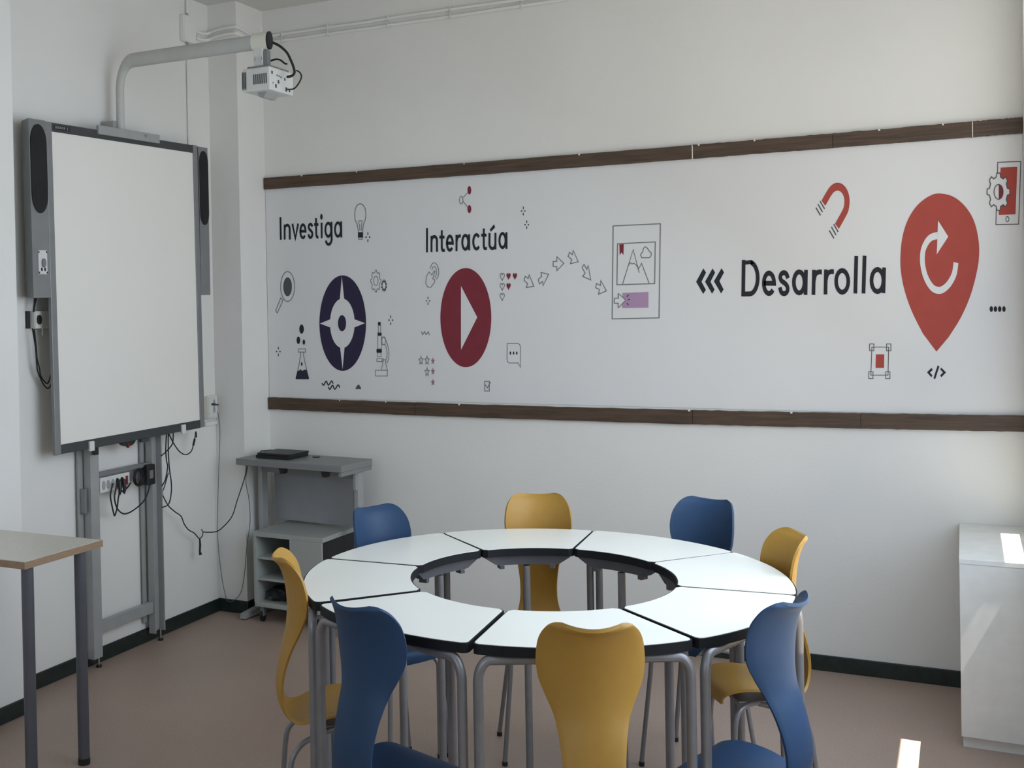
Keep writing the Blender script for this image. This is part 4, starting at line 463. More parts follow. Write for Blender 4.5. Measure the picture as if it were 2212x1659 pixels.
["panel",2,"P",[3.5137,1.9993,3.516,2.0146,3.5262,2.0139,3.5281,1.9983,3.5369,1.9908,3.5443,1.9984,3.5513,1.9844,3.5468,1.971,3.5503,1.9541,3.5584,1.9497,3.5582,1.9305,3.55,1.9271,3.5461,1.9106,3.5503,1.8967,3.5429,1.8835,3.5358,1.8921,3.5268,1.8857,3.5246,1.8703,3.5143,1.8709,3.5124,1.8865,3.5036,1.8939,3.4962,1.8861,3.4891,1.9002,3.4936,1.9137,3.4901,1.9307,3.4819,1.9351,3.4821,1.9545,3.4904,1.9578,3.4943,1.9744,3.4901,1.9884,3.4975,2.0016,3.5047,1.9929],0,0,0],
["slate",3,"S",[3.5137,1.9993,3.516,2.0146,3.5262,2.0139,3.5281,1.9983,3.5369,1.9908,3.5443,1.9984,3.5513,1.9844,3.5468,1.971,3.5503,1.9541,3.5584,1.9497,3.5582,1.9305,3.55,1.9271,3.5461,1.9106,3.5503,1.8967,3.5429,1.8835,3.5358,1.8921,3.5268,1.8857,3.5246,1.8703,3.5143,1.8709,3.5124,1.8865,3.5036,1.8939,3.4962,1.8861,3.4891,1.9002,3.4936,1.9137,3.4901,1.9307,3.4819,1.9351,3.4821,1.9545,3.4904,1.9578,3.4943,1.9744,3.4901,1.9884,3.4975,2.0016,3.5047,1.9929],0.00294,0.00385,1],
["maroon",3,"P",[3.5216,1.9693,3.5238,1.9688,3.526,1.9676,3.5281,1.9659,3.53,1.9635,3.5317,1.9606,3.5331,1.9572,3.5342,1.9535,3.5351,1.9494,3.5355,1.9452,3.5357,1.9409,3.5354,1.9367,3.5349,1.9325,3.5339,1.9286,3.5327,1.925,3.5312,1.9218,3.5295,1.9191,3.5275,1.917,3.5254,1.9155,3.5232,1.9146,3.5209,1.9144],0,0,0],
["slate",4,"S",[3.5361,1.9409,3.5358,1.9354,3.5348,1.9301,3.5334,1.9252,3.5314,1.921,3.529,1.9176,3.5264,1.9151,3.5234,1.9137,3.5204,1.9133,3.5174,1.914,3.5146,1.9158,3.5119,1.9186,3.5096,1.9223,3.5078,1.9268,3.5064,1.9318,3.5056,1.9372,3.5053,1.9428,3.5057,1.9484,3.5066,1.9537,3.5081,1.9585,3.5101,1.9627,3.5125,1.9661,3.5152,1.9686,3.5181,1.97,3.5211,1.9704,3.5241,1.9696,3.527,1.9678,3.5296,1.965,3.5319,1.9613,3.5337,1.9569,3.5351,1.9519,3.5359,1.9465],0.00288,0.0033,1]],"dots_mark":[["ink",1,"P",[3.4967,1.4902,3.4966,1.4881,3.4962,1.486,3.4956,1.4841,3.4949,1.4824,3.494,1.4811,3.493,1.4801,3.4919,1.4794,3.4908,1.4792,3.4896,1.4795,3.4885,1.4801,3.4875,1.4811,3.4867,1.4825,3.486,1.4842,3.4855,1.4861,3.4851,1.4882,3.4851,1.4904,3.4852,1.4925,3.4856,1.4946,3.4861,1.4965,3.4869,1.4982,3.4878,1.4995,3.4888,1.5005,3.4899,1.5011,3.491,1.5013,3.4921,1.5011,3.4932,1.5005,3.4942,1.4994,3.4951,1.498,3.4958,1.4964,3.4963,1.4944,3.4966,1.4924],0,0,0],
["ink",1,"P",[3.5107,1.49,3.5106,1.4879,3.5102,1.4858,3.5097,1.4839,3.5089,1.4822,3.508,1.4809,3.507,1.4799,3.5059,1.4793,3.5048,1.4791,3.5037,1.4793,3.5026,1.4799,3.5016,1.481,3.5007,1.4823,3.5,1.484,3.4995,1.4859,3.4992,1.488,3.4991,1.4902,3.4992,1.4923,3.4996,1.4944,3.5002,1.4963,3.5009,1.4979,3.5018,1.4993,3.5028,1.5003,3.5039,1.5009,3.505,1.5011,3.5062,1.5009,3.5073,1.5002,3.5082,1.4992,3.5091,1.4978,3.5098,1.4961,3.5103,1.4942,3.5106,1.4922],0,0,0],
["ink",1,"P",[3.5252,1.4898,3.525,1.4877,3.5247,1.4856,3.5241,1.4837,3.5234,1.4821,3.5225,1.4807,3.5215,1.4797,3.5204,1.4791,3.5193,1.4789,3.5181,1.4791,3.5171,1.4797,3.5161,1.4808,3.5152,1.4822,3.5145,1.4838,3.514,1.4857,3.5137,1.4878,3.5136,1.49,3.5137,1.4921,3.5141,1.4942,3.5147,1.4961,3.5154,1.4977,3.5163,1.4991,3.5173,1.5001,3.5184,1.5007,3.5195,1.5009,3.5206,1.5007,3.5217,1.5,3.5227,1.499,3.5236,1.4976,3.5243,1.4959,3.5248,1.494,3.5251,1.492],0,0,0],
["ink",1,"P",[3.5396,1.4896,3.5395,1.4875,3.5391,1.4854,3.5386,1.4835,3.5378,1.4819,3.5369,1.4805,3.5359,1.4795,3.5348,1.4789,3.5337,1.4787,3.5326,1.4789,3.5315,1.4796,3.5305,1.4806,3.5297,1.482,3.529,1.4836,3.5285,1.4856,3.5281,1.4876,3.5281,1.4898,3.5282,1.4919,3.5285,1.494,3.5291,1.4959,3.5298,1.4975,3.5307,1.4989,3.5317,1.4999,3.5328,1.5005,3.534,1.5007,3.5351,1.5005,3.5362,1.4998,3.5371,1.4988,3.538,1.4974,3.5387,1.4957,3.5392,1.4938,3.5395,1.4918],0,0,0]],"selection_icon":[["slate",1,"S",[3.0646,1.3422,3.1267,1.3423,3.1226,1.2292,3.0594,1.2284],0.00265,0.0029,1],
["slate",1,"S",[3.0563,1.3549,3.0722,1.3549,3.0718,1.3272,3.056,1.3271],0.00265,0.0029,1],
["slate",1,"S",[3.119,1.3549,3.1347,1.3549,3.1343,1.3274,3.1186,1.3273],0.0026,0.0029,1],
["slate",1,"S",[3.1144,1.2429,3.1301,1.243,3.1297,1.2155,3.114,1.2153],0.0026,0.0029,1],
["slate",1,"S",[3.0517,1.2421,3.0675,1.2423,3.0672,1.2146,3.0513,1.2144],0.00265,0.00285,1],
["red",1,"P",[3.079,1.3128,3.1101,1.3129,3.1083,1.2583,3.0773,1.258],0,0,0]],"code_mark":[["ink",1,"S",[3.2824,1.2561,3.2691,1.2418,3.2811,1.2267],0.00663,0.00969,0],
["ink",1,"S",[3.3053,1.2682,3.2896,1.2172],0.00663,0.00969,0],
["ink",1,"S",[3.3127,1.2575,3.3261,1.2425,3.3124,1.2271],0.00663,0.00952,0]]}
CAB = {"sl1":[[[0.045,-1.55,1.6109],[0.045,-1.5535,1.5846],[0.045,-1.5598,1.5489]],0.003],"sl1b":[[[0.045,-1.5396,1.6109],[0.045,-1.5483,1.5846],[0.045,-1.5572,1.5489]],0.003],"sl2":[[[0.04,-1.5618,1.4832],[0.04,-1.5483,1.4149],[0.04,-1.5425,1.3485],[0.04,-1.5384,1.3105],[0.04,-1.521,1.2752],[0.04,-1.5033,1.2474],[0.04,-1.4824,1.2324],[0.04,-1.4687,1.239],[0.04,-1.4574,1.2555]],0.003],"sl3":[[[0.045,-1.5567,1.4793],[0.045,-1.5485,1.4055],[0.045,-1.5448,1.3581],[0.045,-1.5328,1.3196],[0.045,-1.5259,1.287],[0.045,-1.5029,1.2607],[0.045,-1.4843,1.2556],[0.045,-1.4642,1.2944]],0.003],"ps1":[[[0.082,-1.1402,0.7911],[0.082,-1.1511,0.7631],[0.082,-1.1579,0.7377],[0.082,-1.1493,0.6967],[0.082,-1.1395,0.662],[0.082,-1.1334,0.6477],[0.082,-1.1246,0.6578],[0.082,-1.1136,0.6841],[0.082,-1.1031,0.7289],[0.082,-1.0873,0.7448],[0.082,-1.0616,0.7491],[0.082,-1.0354,0.7619],[0.082,-1.0193,0.7763]],0.0035],"ps2":[[[0.085,-1.1162,0.791],[0.085,-1.1258,0.7593],[0.085,-1.1343,0.7308],[0.085,-1.1279,0.6966],[0.085,-1.1087,0.6668],[0.085,-1.0738,0.6458],[0.085,-1.0273,0.6461],[0.085,-0.9689,0.6633],[0.085,-0.9254,0.6869],[0.085,-0.897,0.7271],[0.085,-0.8878,0.7568]],0.0035],"hc3":[[[0.08,-0.7347,0.9639],[0.08,-0.6989,0.9136],[0.08,-0.6537,0.8687],[0.08,-0.607,0.8483],[0.08,-0.5645,0.8575],[0.08,-0.5453,0.8843],[0.08,-0.532,0.9156],[0.08,-0.5216,0.9511]],0.003],"hc4":[[[0.07,-0.7388,0.964],[0.07,-0.747,0.8906],[0.07,-0.7431,0.837],[0.07,-0.7355,0.8076],[0.07,-0.7546,0.7501],[0.07,-0.781,0.7241]],0.003],"hc5":[[[0.075,-0.7322,0.9634],[0.075,-0.7341,0.8715],[0.075,-0.7282,0.7927],[0.075,-0.7161,0.7269],[0.075,-0.7207,0.6743],[0.075,-0.7423,0.6317],[0.075,-0.7908,0.6257]],0.003],"hc6":[[[0.085,-0.7067,0.9645],[0.085,-0.7141,0.9156],[0.085,-0.7523,0.8884],[0.085,-0.8011,0.8671]],0.003],"hc7":[[[0.06,-0.7178,0.7762],[0.06,-0.7485,0.7168],[0.06,-0.7665,0.6877],[0.06,-0.7451,0.6489],[0.06,-0.7175,0.6159],[0.06,-0.6722,0.5831],[0.06,-0.6261,0.5534],[0.06,-0.6036,0.5131],[0.06,-0.5687,0.4776],[0.06,-0.5268,0.455],[0.06,-0.4939,0.4266],[0.06,-0.4787,0.4163]],0.0028],"hc7b":[[[0.06,-0.4787,0.4181],[0.06,-0.4596,0.4274],[0.06,-0.4539,0.445],[0.06,-0.4659,0.4613]],0.0025],"hc7plug":[[[0.06,-0.4811,0.4186],[0.06,-0.4785,0.3866],[0.06,-0.4826,0.3578],[0.06,-0.4776,0.3401]],0.006],"hc8":[[[0.06,-0.4539,0.4468],[0.0832,-0.4409,0.4443],[0.1203,-0.4202,0.4478],[0.1537,-0.4015,0.4758],[0.1874,-0.3826,0.5231],[0.2097,-0.3701,0.5982],[0.2414,-0.3524,0.7007],[0.2556,-0.3444,0.768]],0.0028],"gc9":[[[0.005,-0.262,1.0488],[0.0271,-0.262,1.0188],[0.039,-0.262,0.925],[0.0292,-0.262,0.7596],[0.0148,-0.262,0.5229],[0.0113,-0.262,0.3808],[0.0294,-0.262,0.1933],[0.055,-0.262,0.0778],[0.0743,-0.262,0.0563],[0.1028,-0.262,0.0663],[0.1459,-0.262,0.1106],[0.1706,-0.262,0.2066],[0.1879,-0.262,0.3481],[0.2102,-0.262,0.4662],[0.2075,-0.262,0.5823],[0.1903,-0.262,0.6744],[0.2032,-0.262,0.7495]],0.0018],"pj1":[[[0.8842,-1.03,2.6404],[0.9174,-1.03,2.6212],[0.9501,-1.03,2.5908],[0.9692,-1.03,2.5545],[0.9797,-1.03,2.5288],[0.9836,-1.03,2.5057],[0.97,-1.03,2.494],[0.9478,-1.03,2.4926]],0.0055],"pj2":[[[0.9926,-1.03,2.5142],[1.0099,-1.03,2.5028],[1.0161,-1.03,2.4834],[1.0001,-1.03,2.4568],[0.9777,-1.03,2.4403],[0.9466,-1.03,2.4416]],0.0032],"pj3":[[[0.8477,-1.0,2.5737],[0.8773,-1.0,2.578],[0.8998,-1.0,2.5716],[0.9196,-1.0,2.556],[0.9308,-1.0,2.5528]],0.004]}

mural = thing('wall_mural', 'long white printed wall panel with words and icons between two dark wooden rails', 'mural')
box('print_panel', (0.176, -0.004, 1.0766), (XR-0.001, 0, 2.1585), 'panel', mural)
def art_obj(part, items):
    bm = bmesh.new(); mats = []
    for ii, (col, layer, kind, flat, wx, wz, closed) in enumerate(items):
        pts = [(flat[i], flat[i+1]) for i in range(0, len(flat), 2)]
        y = -0.004-0.0009*layer-0.00003*ii
        if col not in mats: mats.append(col)
        mi = mats.index(col)
        if kind == 'P':
            vs = [bm.verts.new((p[0], y, p[1])) for p in pts]
            for t in tessellate_polygon([[Vector((p[0], p[1], 0)) for p in pts]]):
                try:
                    f = bm.faces.new([vs[i] for i in t]); f.material_index = mi
                except ValueError: pass
        else:
            k = wz/wx if wx else 1.0
            Q = [Vector((p[0]*k, p[1])) for p in pts]
            if len(Q) > 2 and (Q[0]-Q[-1]).length < 1e-5: Q.pop(); closed = 1
            QQ = [Q[0]]
            for q in Q[1:]:
                if (q-QQ[-1]).length > 1e-6: QQ.append(q)
            Q = QQ; n = len(Q); h = wz/2; L = []; R = []
            for i in range(n):
                a = Q[i]-Q[i-1] if (i > 0 or closed) else Q[1]-Q[0]
                b = Q[(i+1) % n]-Q[i] if (i < n-1 or closed) else Q[i]-Q[i-1]
                a = a.normalized(); b = b.normalized()
                na = Vector((-a.y, a.x)); nb = Vector((-b.y, b.x)); m_ = na+nb
                if m_.length < 0.2: m_ = na
                m_.normalize(); s_ = h/max(0.45, m_.dot(na))
                L.append(Q[i]+m_*s_); R.append(Q[i]-m_*s_)
            vl = [bm.verts.new((p.x/k, y, p.y)) for p in L]; vr = [bm.verts.new((p.x/k, y, p.y)) for p in R]
            for i in range(n if closed else n-1):
                j = (i+1) % n
                f = bm.faces.new((vl[i], vr[i], vr[j], vl[j])); f.material_index = mi
    bm.normal_update()
    for f in bm.faces:
        if f.normal.y > 0: f.normal_flip()
    me = bpy.data.meshes.new(part); bm.to_mesh(me); bm.free()
    for c in mats: me.materials.append(MAT[c])
    o = bpy.data.objects.new(part, me); C.objects.link(o); o.parent = mural
    return o
ART_LABELS = {
 'lettering_investiga': 'dark word Investiga', 'lettering_interactua': 'dark word Interactúa', 'lettering_desarrolla': 'dark word Desarrolla',
 'compass_emblem': 'navy compass ring', 'play_emblem': 'maroon disc with play triangle', 'map_pin_emblem': 'brick red map pin with circular arrow',
 'magnet_icon': 'red horseshoe magnet', 'picture_page_icon': 'outlined page with mountain picture and mauve button', 'chevron_arrows': 'three dark chevrons pointing left'}
for part, items in ART.items():
    o = art_obj(part.split('.')[0], items)
    if part in ART_LABELS: o['label'] = ART_LABELS[part]

# ------------------------------------------------------------------ interactive whiteboard on the left wall
BA = -0.028371
def board_M():
    M = Matrix.Rotation(0, 4, 'Z')
    return M
# local frame of the board: +X out of the wall, Y along the wall, Z up; the board is turned slightly
wbd = thing('interactive_whiteboard', 'large white interactive board in a grey and charcoal frame on the left wall', 'whiteboard', (0.14632, 0.0165, 0.0100), 0)
wbd.rotation_euler = (0.010, 0, BA)
def wb_box(name, y0, y1, z0, z1, x0, x1, m, bev=0.002, parent=None):
    return box(name, (x0, y0, z0), (x1, y1, z1), m, parent or wbd, bev)
wb_box('writing_surface', -1.495, -0.555, 1.006, 2.292, -0.013, -0.003, 'board', 0.001)
wb_box('side_frame', -1.522, -1.490, 0.967, 2.326, -0.014, 0.003, 'frame_grey')
wb_box('side_frame', -0.560, -0.529, 0.970, 2.328, -0.014, 0.003, 'frame_grey')
wb_box('top_frame', -1.490, -0.560, 2.2895, 2.326, -0.014, 0.001, 'frame_dark')
wb_box('bottom_frame', -1.490, -0.560, 0.968, 1.007, -0.014, 0.001, 'frame_dark')
tc_ = wb_box('top_bracket', -1.222, -0.818, 2.307, 2.346, -0.004, 0.012, 'bracket_grey', 0.003)
tc_['label'] = 'light grey bracket strip on the top frame'
prism('emblem', [(-0.93, 2.336), (-0.905, 2.336), (-0.9175, 2.322)], 0.012, 0.0126, 'frame_grey', tc_, 'x')
st = wb_box('maker_plate', -1.478, -1.385, 2.299, 2.318, 0.001, 0.002, 'black_plastic', 0)
for k in range(5):
    box('raised_mark', (0.002, -1.470+k*0.012, 2.304), (0.0026, -1.462+k*0.012, 2.314), 'frame_grey', st)
box('raised_mark', (0.002, -1.402, 2.302), (0.0026, -1.398, 2.315), 'frame_grey', st)
for y in (-1.316, -0.697):
    wb_box('pen_clip', y-0.014, y+0.014, 0.958, 1.0, 0.0, 0.012, 'white_plastic', 0.003)
sp = prism('pen_sensor', ell(-1.07, 0.972, 0.045, 0.026, 20, PI, 2*PI), -0.024, -0.002, 'black_plastic', wbd, 'x')
cyl('red_button', (-0.012, -1.075, 0.950), (0.0005, -1.075, 0.950), 0.006, 'red_switch', sp, 12, ZS)
wb_box('connector_block', -1.285, -1.262, 0.935, 0.968, -0.024, -0.004, 'black_plastic')
wb_box('connector_block', -0.985, -0.935, 0.952, 0.968, -0.02, -0.002, 'frame_dark')

def pill(y0, y1, z0, z1, n=12):
    cy, r = (y0+y1)/2, (y1-y0)/2; rz = r*ZS
    return [(cy+r*math.cos(a), z1-rz+rz*math.sin(a)) for a in [PI*i/n for i in range(n+1)]] + \
           [(cy+r*math.cos(a), z0+rz+rz*math.sin(a)) for a in [PI+PI*i/n for i in range(n+1)]]
def speaker(y0, y1, label, panel):
    t = thing('loudspeaker', label, 'loudspeaker', (0.14632, 0.0165*panel, 0.0100*panel), 0); t.rotation_euler = (0.010*panel, 0, BA)
    bm = bmesh.new()
    # cabinet tapers towards the wall
    ol = [(0.002, y0), (0.002, y1), (-0.075, y1), (-0.075, y0+0.036)]
    prism_bm(bm, ol, 1.612, 2.3285); obj('cabinet', bm, 'frame_grey', t)
    g = pill(y0+0.005, y1-0.002, 1.952, 2.310)
    gr = prism('grille', g, 0.002, 0.006, 'grille', t, 'x')
    for zc_, in ((2.235,), (2.03,)):
        bm = bmesh.new(); yc = (y0+y1)/2
        o_ = ell(yc, zc_, 0.026, 0.026*ZS); i_ = ell(yc, zc_, 0.022, 0.022*ZS)
        vo = [[bm.verts.new((x, *p)) for p in o_] for x in (0.006, 0.0068)]; vi = [bm.verts.new((0.0068, *p)) for p in i_]
        n = len(o_)
        for k in range(n):
            q = (k+1) % n
            bm.faces.new((vo[0][k], vo[0][q], vo[1][q], vo[1][k])); bm.faces.new((vo[1][k], vo[1][q], vi[q], vi[k]))
        obj('cone_ring', bm, 'grille', gr)
    if panel:
        p = box('control_panel', (0.002, y0+0.030, 1.706), (0.0045, y0+0.078, 1.803), 'white_plastic', t, 0.001)
        p['label'] = 'white volume control plate'
        cyl('volume_knob', (0.0045, y0+0.056, 1.752), (0.011, y0+0.056, 1.752), 0.0105, 'steel', p, 16, ZS)
        for yy in (0.046, 0.064):
            cyl('button', (0.0045, y0+yy, 1.726), (0.006, y0+yy, 1.726), 0.0045, 'black_plastic', p, 10, ZS)
        for yy, zz in ((0.033, 1.796), (0.075, 1.796), (0.033, 1.713), (0.075, 1.713)):
            cyl('corner_screw', (0.0045, y0+yy, zz), (0.0056, y0+yy, zz), 0.0028, 'dark_slot', p, 8, ZS)
    return t
speaker(-1.6165, -1.5225, 'tall grey loudspeaker with white volume plate, left side of whiteboard', True)
speaker(-0.5285, -0.4555, 'tall grey loudspeaker right of the whiteboard beside the wall corner', False)

# stand behind the board: two channel posts with a cross bar
std = thing('whiteboard_stand', 'pale grey steel two-post stand carrying the whiteboard, on the floor', 'stand', (0, 0, 0))
def channel(y0, y1, z0, z1, flip):
    bm = bmesh.new(); x0, x1 = 0.030, 0.066; t = 0.006
    if flip: ol = [(x0, y0), (x1, y0), (x1, y0+t), (x0+t, y0+t), (x0+t, y1-t), (x1, y1-t), (x1, y1), (x0, y1)]
    else: ol = [(x0, y0), (x0+t, y0), (x0+t, y1-t*0), (x1-t, y1), (x1-t, y0), (x1, y0), (x1, y1), (x0, y1)]
    if not flip: ol = [(x0, y0), (x1, y0), (x1, y1), (x0, y1)]
    prism_bm(bm, ol, z0, z1); return obj('post', bm, 'stand', std)
pl = channel(-1.264, -1.210, 0.048, 1.02, False)
pr_ = channel(-0.846, -0.772, 0.048, 1.02, True)
box('flange', (0.012, -1.292, 0.10), (0.022, -1.262, 1.0), 'stand', pl, 0.001)
box('flange', (0.010, -0.868, 0.10), (0.020, -0.846, 1.0), 'stand', pr_, 0.001)
box('edge_bracket', (0.022, -1.285, 0.68), (0.05, -1.2685, 0.785), 'frame_grey', pl, 0.001)
box('cross_bar', (0.030, -1.206, 0.145), (0.056, -0.846, 0.196), 'stand', std, 0.002)
for y in (-1.2133, -0.7837):
    f = cyl('levelling_foot', (0.046, y, 0), (0.046, y, 0.010), 0.012, 'black_plastic', std, 14)
    cyl('threaded_rod', (0.046, y, 0.010), (0.046, y, 0.06), 0.0035, 'chrome', f, 8)

# socket strip on a steel rail between the posts
ps = thing('power_strip', 'white socket strip on grey rail between the whiteboard stand posts', 'power strip', (0, 0, 0))
box('mounting_rail', (0.040, -1.206, 0.775), (0.052, -0.848, 0.845), 'frame_grey', ps, 0.002)
box('rail_lip', (0.052, -1.206, 0.827), (0.064, -0.846, 0.845), 'frame_grey', ps, 0.002)
stp = box('socket_body', (0.052, -1.206, 0.755), (0.070, -1.010, 0.822), 'white_plastic', ps, 0.004)
for k in range(5):
    y = -1.186+k*0.030
    cyl('socket', (0.070, y, 0.788), (0.0712, y, 0.788), 0.0115, 'bracket_grey' if k < 3 else 'dark_slot', stp, 16, ZS)
box('switch', (0.070, -1.040, 0.770), (0.074, -1.026, 0.808), 'red_switch', stp, 0.001)
for k, y in enumerate((-1.096, -1.066)):
    bm = bmesh.new(); tube_bm(bm, [(0.071, y, 0.79), (0.083, y, 0.785), (0.088, y-0.003, 0.755), (0.086, y-0.006, 0.735)], [0.010, 0.010, 0.008, 0.005], 10, ZS)
    tag(obj('power_plug', bm, 'black_plastic', None, True), ('black plug nearer the camera in the white socket strip', 'black plug next to the red switch of the socket strip')[k], 'plug', 'plugs in the socket strip')
ad = thing('power_adapter', 'black power adapter at right end of the rail below the whiteboard', 'adapter', (0, 0, 0))
box('body', (0.052, -0.905, 0.745), (0.088, -0.848, 0.838), 'black_plastic', ad, 0.006)
box('rating_label', (0.088, -0.892, 0.775), (0.0885, -0.866, 0.812), 'frame_grey', ad)
ad2 = thing('cable_coil', 'coiled black cable bundle hanging on rail below the whiteboard', 'cable', (0, 0, 0))
for k in range(3):
    bm = bmesh.new(); c0 = -0.962+k*0.004
    tube_bm(bm, [(0.072+0.004*k, c0+(0.026+0.002*k)*math.cos(a), 0.790+(0.034+0.002*k)*math.sin(a)) for a in [2*PI*i/20 for i in range(21)]], 0.003, 6, 1.3)
    obj('loop', bm, 'black_plastic', ad2, True)

# ------------------------------------------------------------------ projector arm and projector
arm = thing('projector_mount', 'pale grey bent tube arm rising behind the whiteboard to hold the projector', 'projector mount', (0, 0, 0))
AY, AZ = -1.036, 2.650
path = [(0.082, AY, 2.30), (0.082, AY, 2.49)]
for i in range(11):
    a = PI-(PI/2)*i/10
    path.append((0.082+0.075+0.075*math.cos(a), AY, AZ-0.13+0.13*math.sin(a)))
path += [(0.4, AY, AZ), (0.80, AY, AZ)]
tube('bent_tube', path, 0.0185, 'arm_white', arm, 16, ZS)
box('wall_plate', (0.0, AY-0.04, 2.345), (0.075, AY+0.04, 2.387), 'stand', arm, 0.003)
col_ = tube('collar', [(0.79, AY, AZ), (0.865, AY, AZ)], 0.0215, 'cream_plastic', arm, 18, ZS)
box('wing_screw', (0.822, AY-0.006, AZ+0.034), (0.834, AY+0.006, AZ+0.054), 'cream_plastic', col_, 0.002)
tube('end_cap', [(0.865, AY, AZ), (0.874, AY, AZ)], 0.0215, 'black_plastic', arm, 18, ZS)
prj = thing('projector', 'white ceiling projector with vent slots hanging from the arm', 'projector', (0, 0, 0))
mb = box('mount_plate', (0.800, AY-0.016, 2.53), (0.845, AY+0.016, 2.625), 'white_plastic', prj, 0.004)
box('hinge', (0.845, AY-0.012, 2.53), (0.868, AY+0.012, 2.61), 'frame_grey', prj, 0.003)
for x in (0.808, 0.838):
    cyl('bolt', (x, AY-0.0165, 2.578), (x, AY-0.021, 2.578), 0.005, 'chrome', mb, 10, ZS)
bm = bmesh.new(); bx(bm, (0.785, -1.115, 2.432), (0.918, -0.930, 2.527), 0.006); obj('housing', bm, 'white_plastic', prj)
box('top_tray', (0.80, -1.10, 2.527), (0.905, -0.945, 2.537), 'frame_grey', prj, 0.002)
prism('lens_hump', [(0.835, 2.432), (0.845, 2.412), (0.865, 2.410), (0.88, 2.432)], -1.08, -0.99, 'bracket_grey', prj, 'y')
v1 = box('vent_panel', (0.836, -1.1165, 2.455), (0.906, -1.1145, 2.502), 'white_plastic', prj)
for k in range(7):
    x = 0.8405+k*0.0098
    box('vent_slot', (x, -1.1172, 2.458), (x+0.0048, -1.1160, 2.499), 'dark_slot', v1)
v2 = box('corner_vent', (0.784, -1.1165, 2.440), (0.806, -1.1145, 2.515), 'bracket_grey', prj)
for k in range(3):
    x = 0.7865+k*0.0064
    box('vent_slot', (x, -1.1172, 2.446), (x+0.0032, -1.1160, 2.510), 'dark_slot', v2)
for y, z, s in ((-1.098, 2.503, .007), (-1.06, 2.497, .004), (-1.045, 2.496, .004), (-1.03, 2.494, .004), (-1.0, 2.490, .006), (-1.05, 2.472, .008), (-1.07, 2.452, .008), (-0.99, 2.45, .010), (-0.965, 2.45, .008), (-1.092, 2.462, .003)):
    box('port', (0.9175, y-s*0.6, z-s*0.9), (0.920, y+s*0.6, z+s*0.9), 'frame_dark', prj, 0.0008)
def cable(name, key, label, cat='cable', m='black_plastic', n=5, group=None, rings=6):
    pts, r = CAB[key]
    o = tube(name, catmull(pts, n), r, m, None, rings)
    return tag(o, label, cat, group)
cable('power_cable', 'pj1', 'thick black cable curving from the arm end cap into the projector', n=5, rings=8)
cable('video_cable', 'pj2', 'thin black cable looping at the back of the projector')
cable('strap_cable', 'pj3', 'short black cable lying on top of the projector')

# ------------------------------------------------------------------ wall fittings
jb = thing('junction_box', 'white junction box high on the left wall near the ceiling', 'junction box', (0, 0, 0))
box('body', (0, -0.478, 2.862), (0.026, -0.377, 2.992), 'wall', jb, 0.004)
box('lid', (0.026, -0.474, 2.866), (0.029, -0.381, 2.988), 'wall', jb, 0.001)
cyl('gland', (0.012, -0.43, 2.992), (0.012, -0.43, 3.006), 0.006, 'bracket_grey', jb, 10)
cyl('gland', (0.012, -0.43, 2.848), (0.012, -0.43, 2.862), 0.006, 'bracket_grey', jb, 10)
tag(tube('riser_conduit', [(0.008, -0.43, 2.848), (0.008, -0.432, 2.30), (0.008, -0.433, 1.12)], 0.0055, 'wall', None, 8), 'thin white vertical conduit running down the left wall from the junction box', 'conduit')
tag(tube('ceiling_conduit', [(0.012, -0.43, 3.006), (0.012, -0.43, ZC)], 0.0055, 'wall', None, 8), 'short white conduit from junction box up to the ceiling', 'conduit')
def wall_conduit(z, lab, off):
    pts = [(0.010, -0.372+off, z-0.012), (0.010, -0.33, z-0.02), (0.010, -0.275, z-0.014), (0.022, -0.2505, z-0.006), (0.07, -0.2505, z+0.004), (0.15, -0.2505, z+0.006), (0.1812, -0.238, z+0.004), (0.1812, -0.16, z-0.006), (0.1812, -0.06, z-0.008), (0.192, -0.009, z-0.002), (0.26, -0.008, z), (0.6, -0.008, z)]
    pts = catmull(pts, 4)+[Vector((x, -0.008, z+random.uniform(-0.002, 0.002))) for x in (0.8, 1.0, 1.2, 1.4, 1.6, 1.9, 2.3, 2.7, 3.1, 3.6)]
    o = tube('wall_conduit', pts, 0.0062, 'wall', None, 8, 1.3)
    tag(o, lab, 'conduit')
    return o
cu = wall_conduit(2.9505, 'upper of the two thin white conduits below the ceiling on the far wall', 0.0)
cl_ = wall_conduit(2.9185, 'lower of the two thin white conduits below the ceiling on the far wall', 0.02)
for x in (0.30, 0.57, 0.91, 1.243, 1.60, 1.95, 2.4, 2.9, 3.3):
    box('clip', (x-0.004, -0.0175, 2.938), (x+0.004, 0, 2.964), 'white_plastic', cu, 0.001)
    box('clip', (x-0.004, -0.0175, 2.905), (x+0.004, 0, 2.930), 'white_plastic', cl_, 0.001)

so1 = thing('wall_socket', 'white double wall socket with dark plug, left of the whiteboard', 'socket', (0, 0, 0))
box('back_plate', (0, -1.560, 1.482), (0.010, -1.542, 1.553), 'dark_slot', so1, 0.001)
box('box_body', (0, -1.541, 1.480), (0.034, -1.438, 1.553), 'white_plastic', so1, 0.003)
fp = box('face_plate', (0.034, -1.539, 1.482), (0.038, -1.503, 1.551), 'cream_plastic', so1, 0.001)
cyl('plug_face', (0.038, -1.524, 1.517), (0.047, -1.524, 1.517), 0.011, 'black_plastic', fp, 16, ZS)
box('fixing_tab', (0.034, -1.502, 1.452), (0.037, -1.497, 1.482), 'white_plastic', so1)
so2 = thing('wall_socket', 'white double wall socket beside the wall corner, right of the whiteboard', 'socket', (0, 0, 0))
box('box_body', (0, -0.345, 0.990), (0.028, -0.262, 1.105), 'cream_plastic', so2, 0.004)
fp = box('face_plate', (0.028, -0.340, 0.997), (0.031, -0.267, 1.098), 'white_plastic', so2, 0.002)
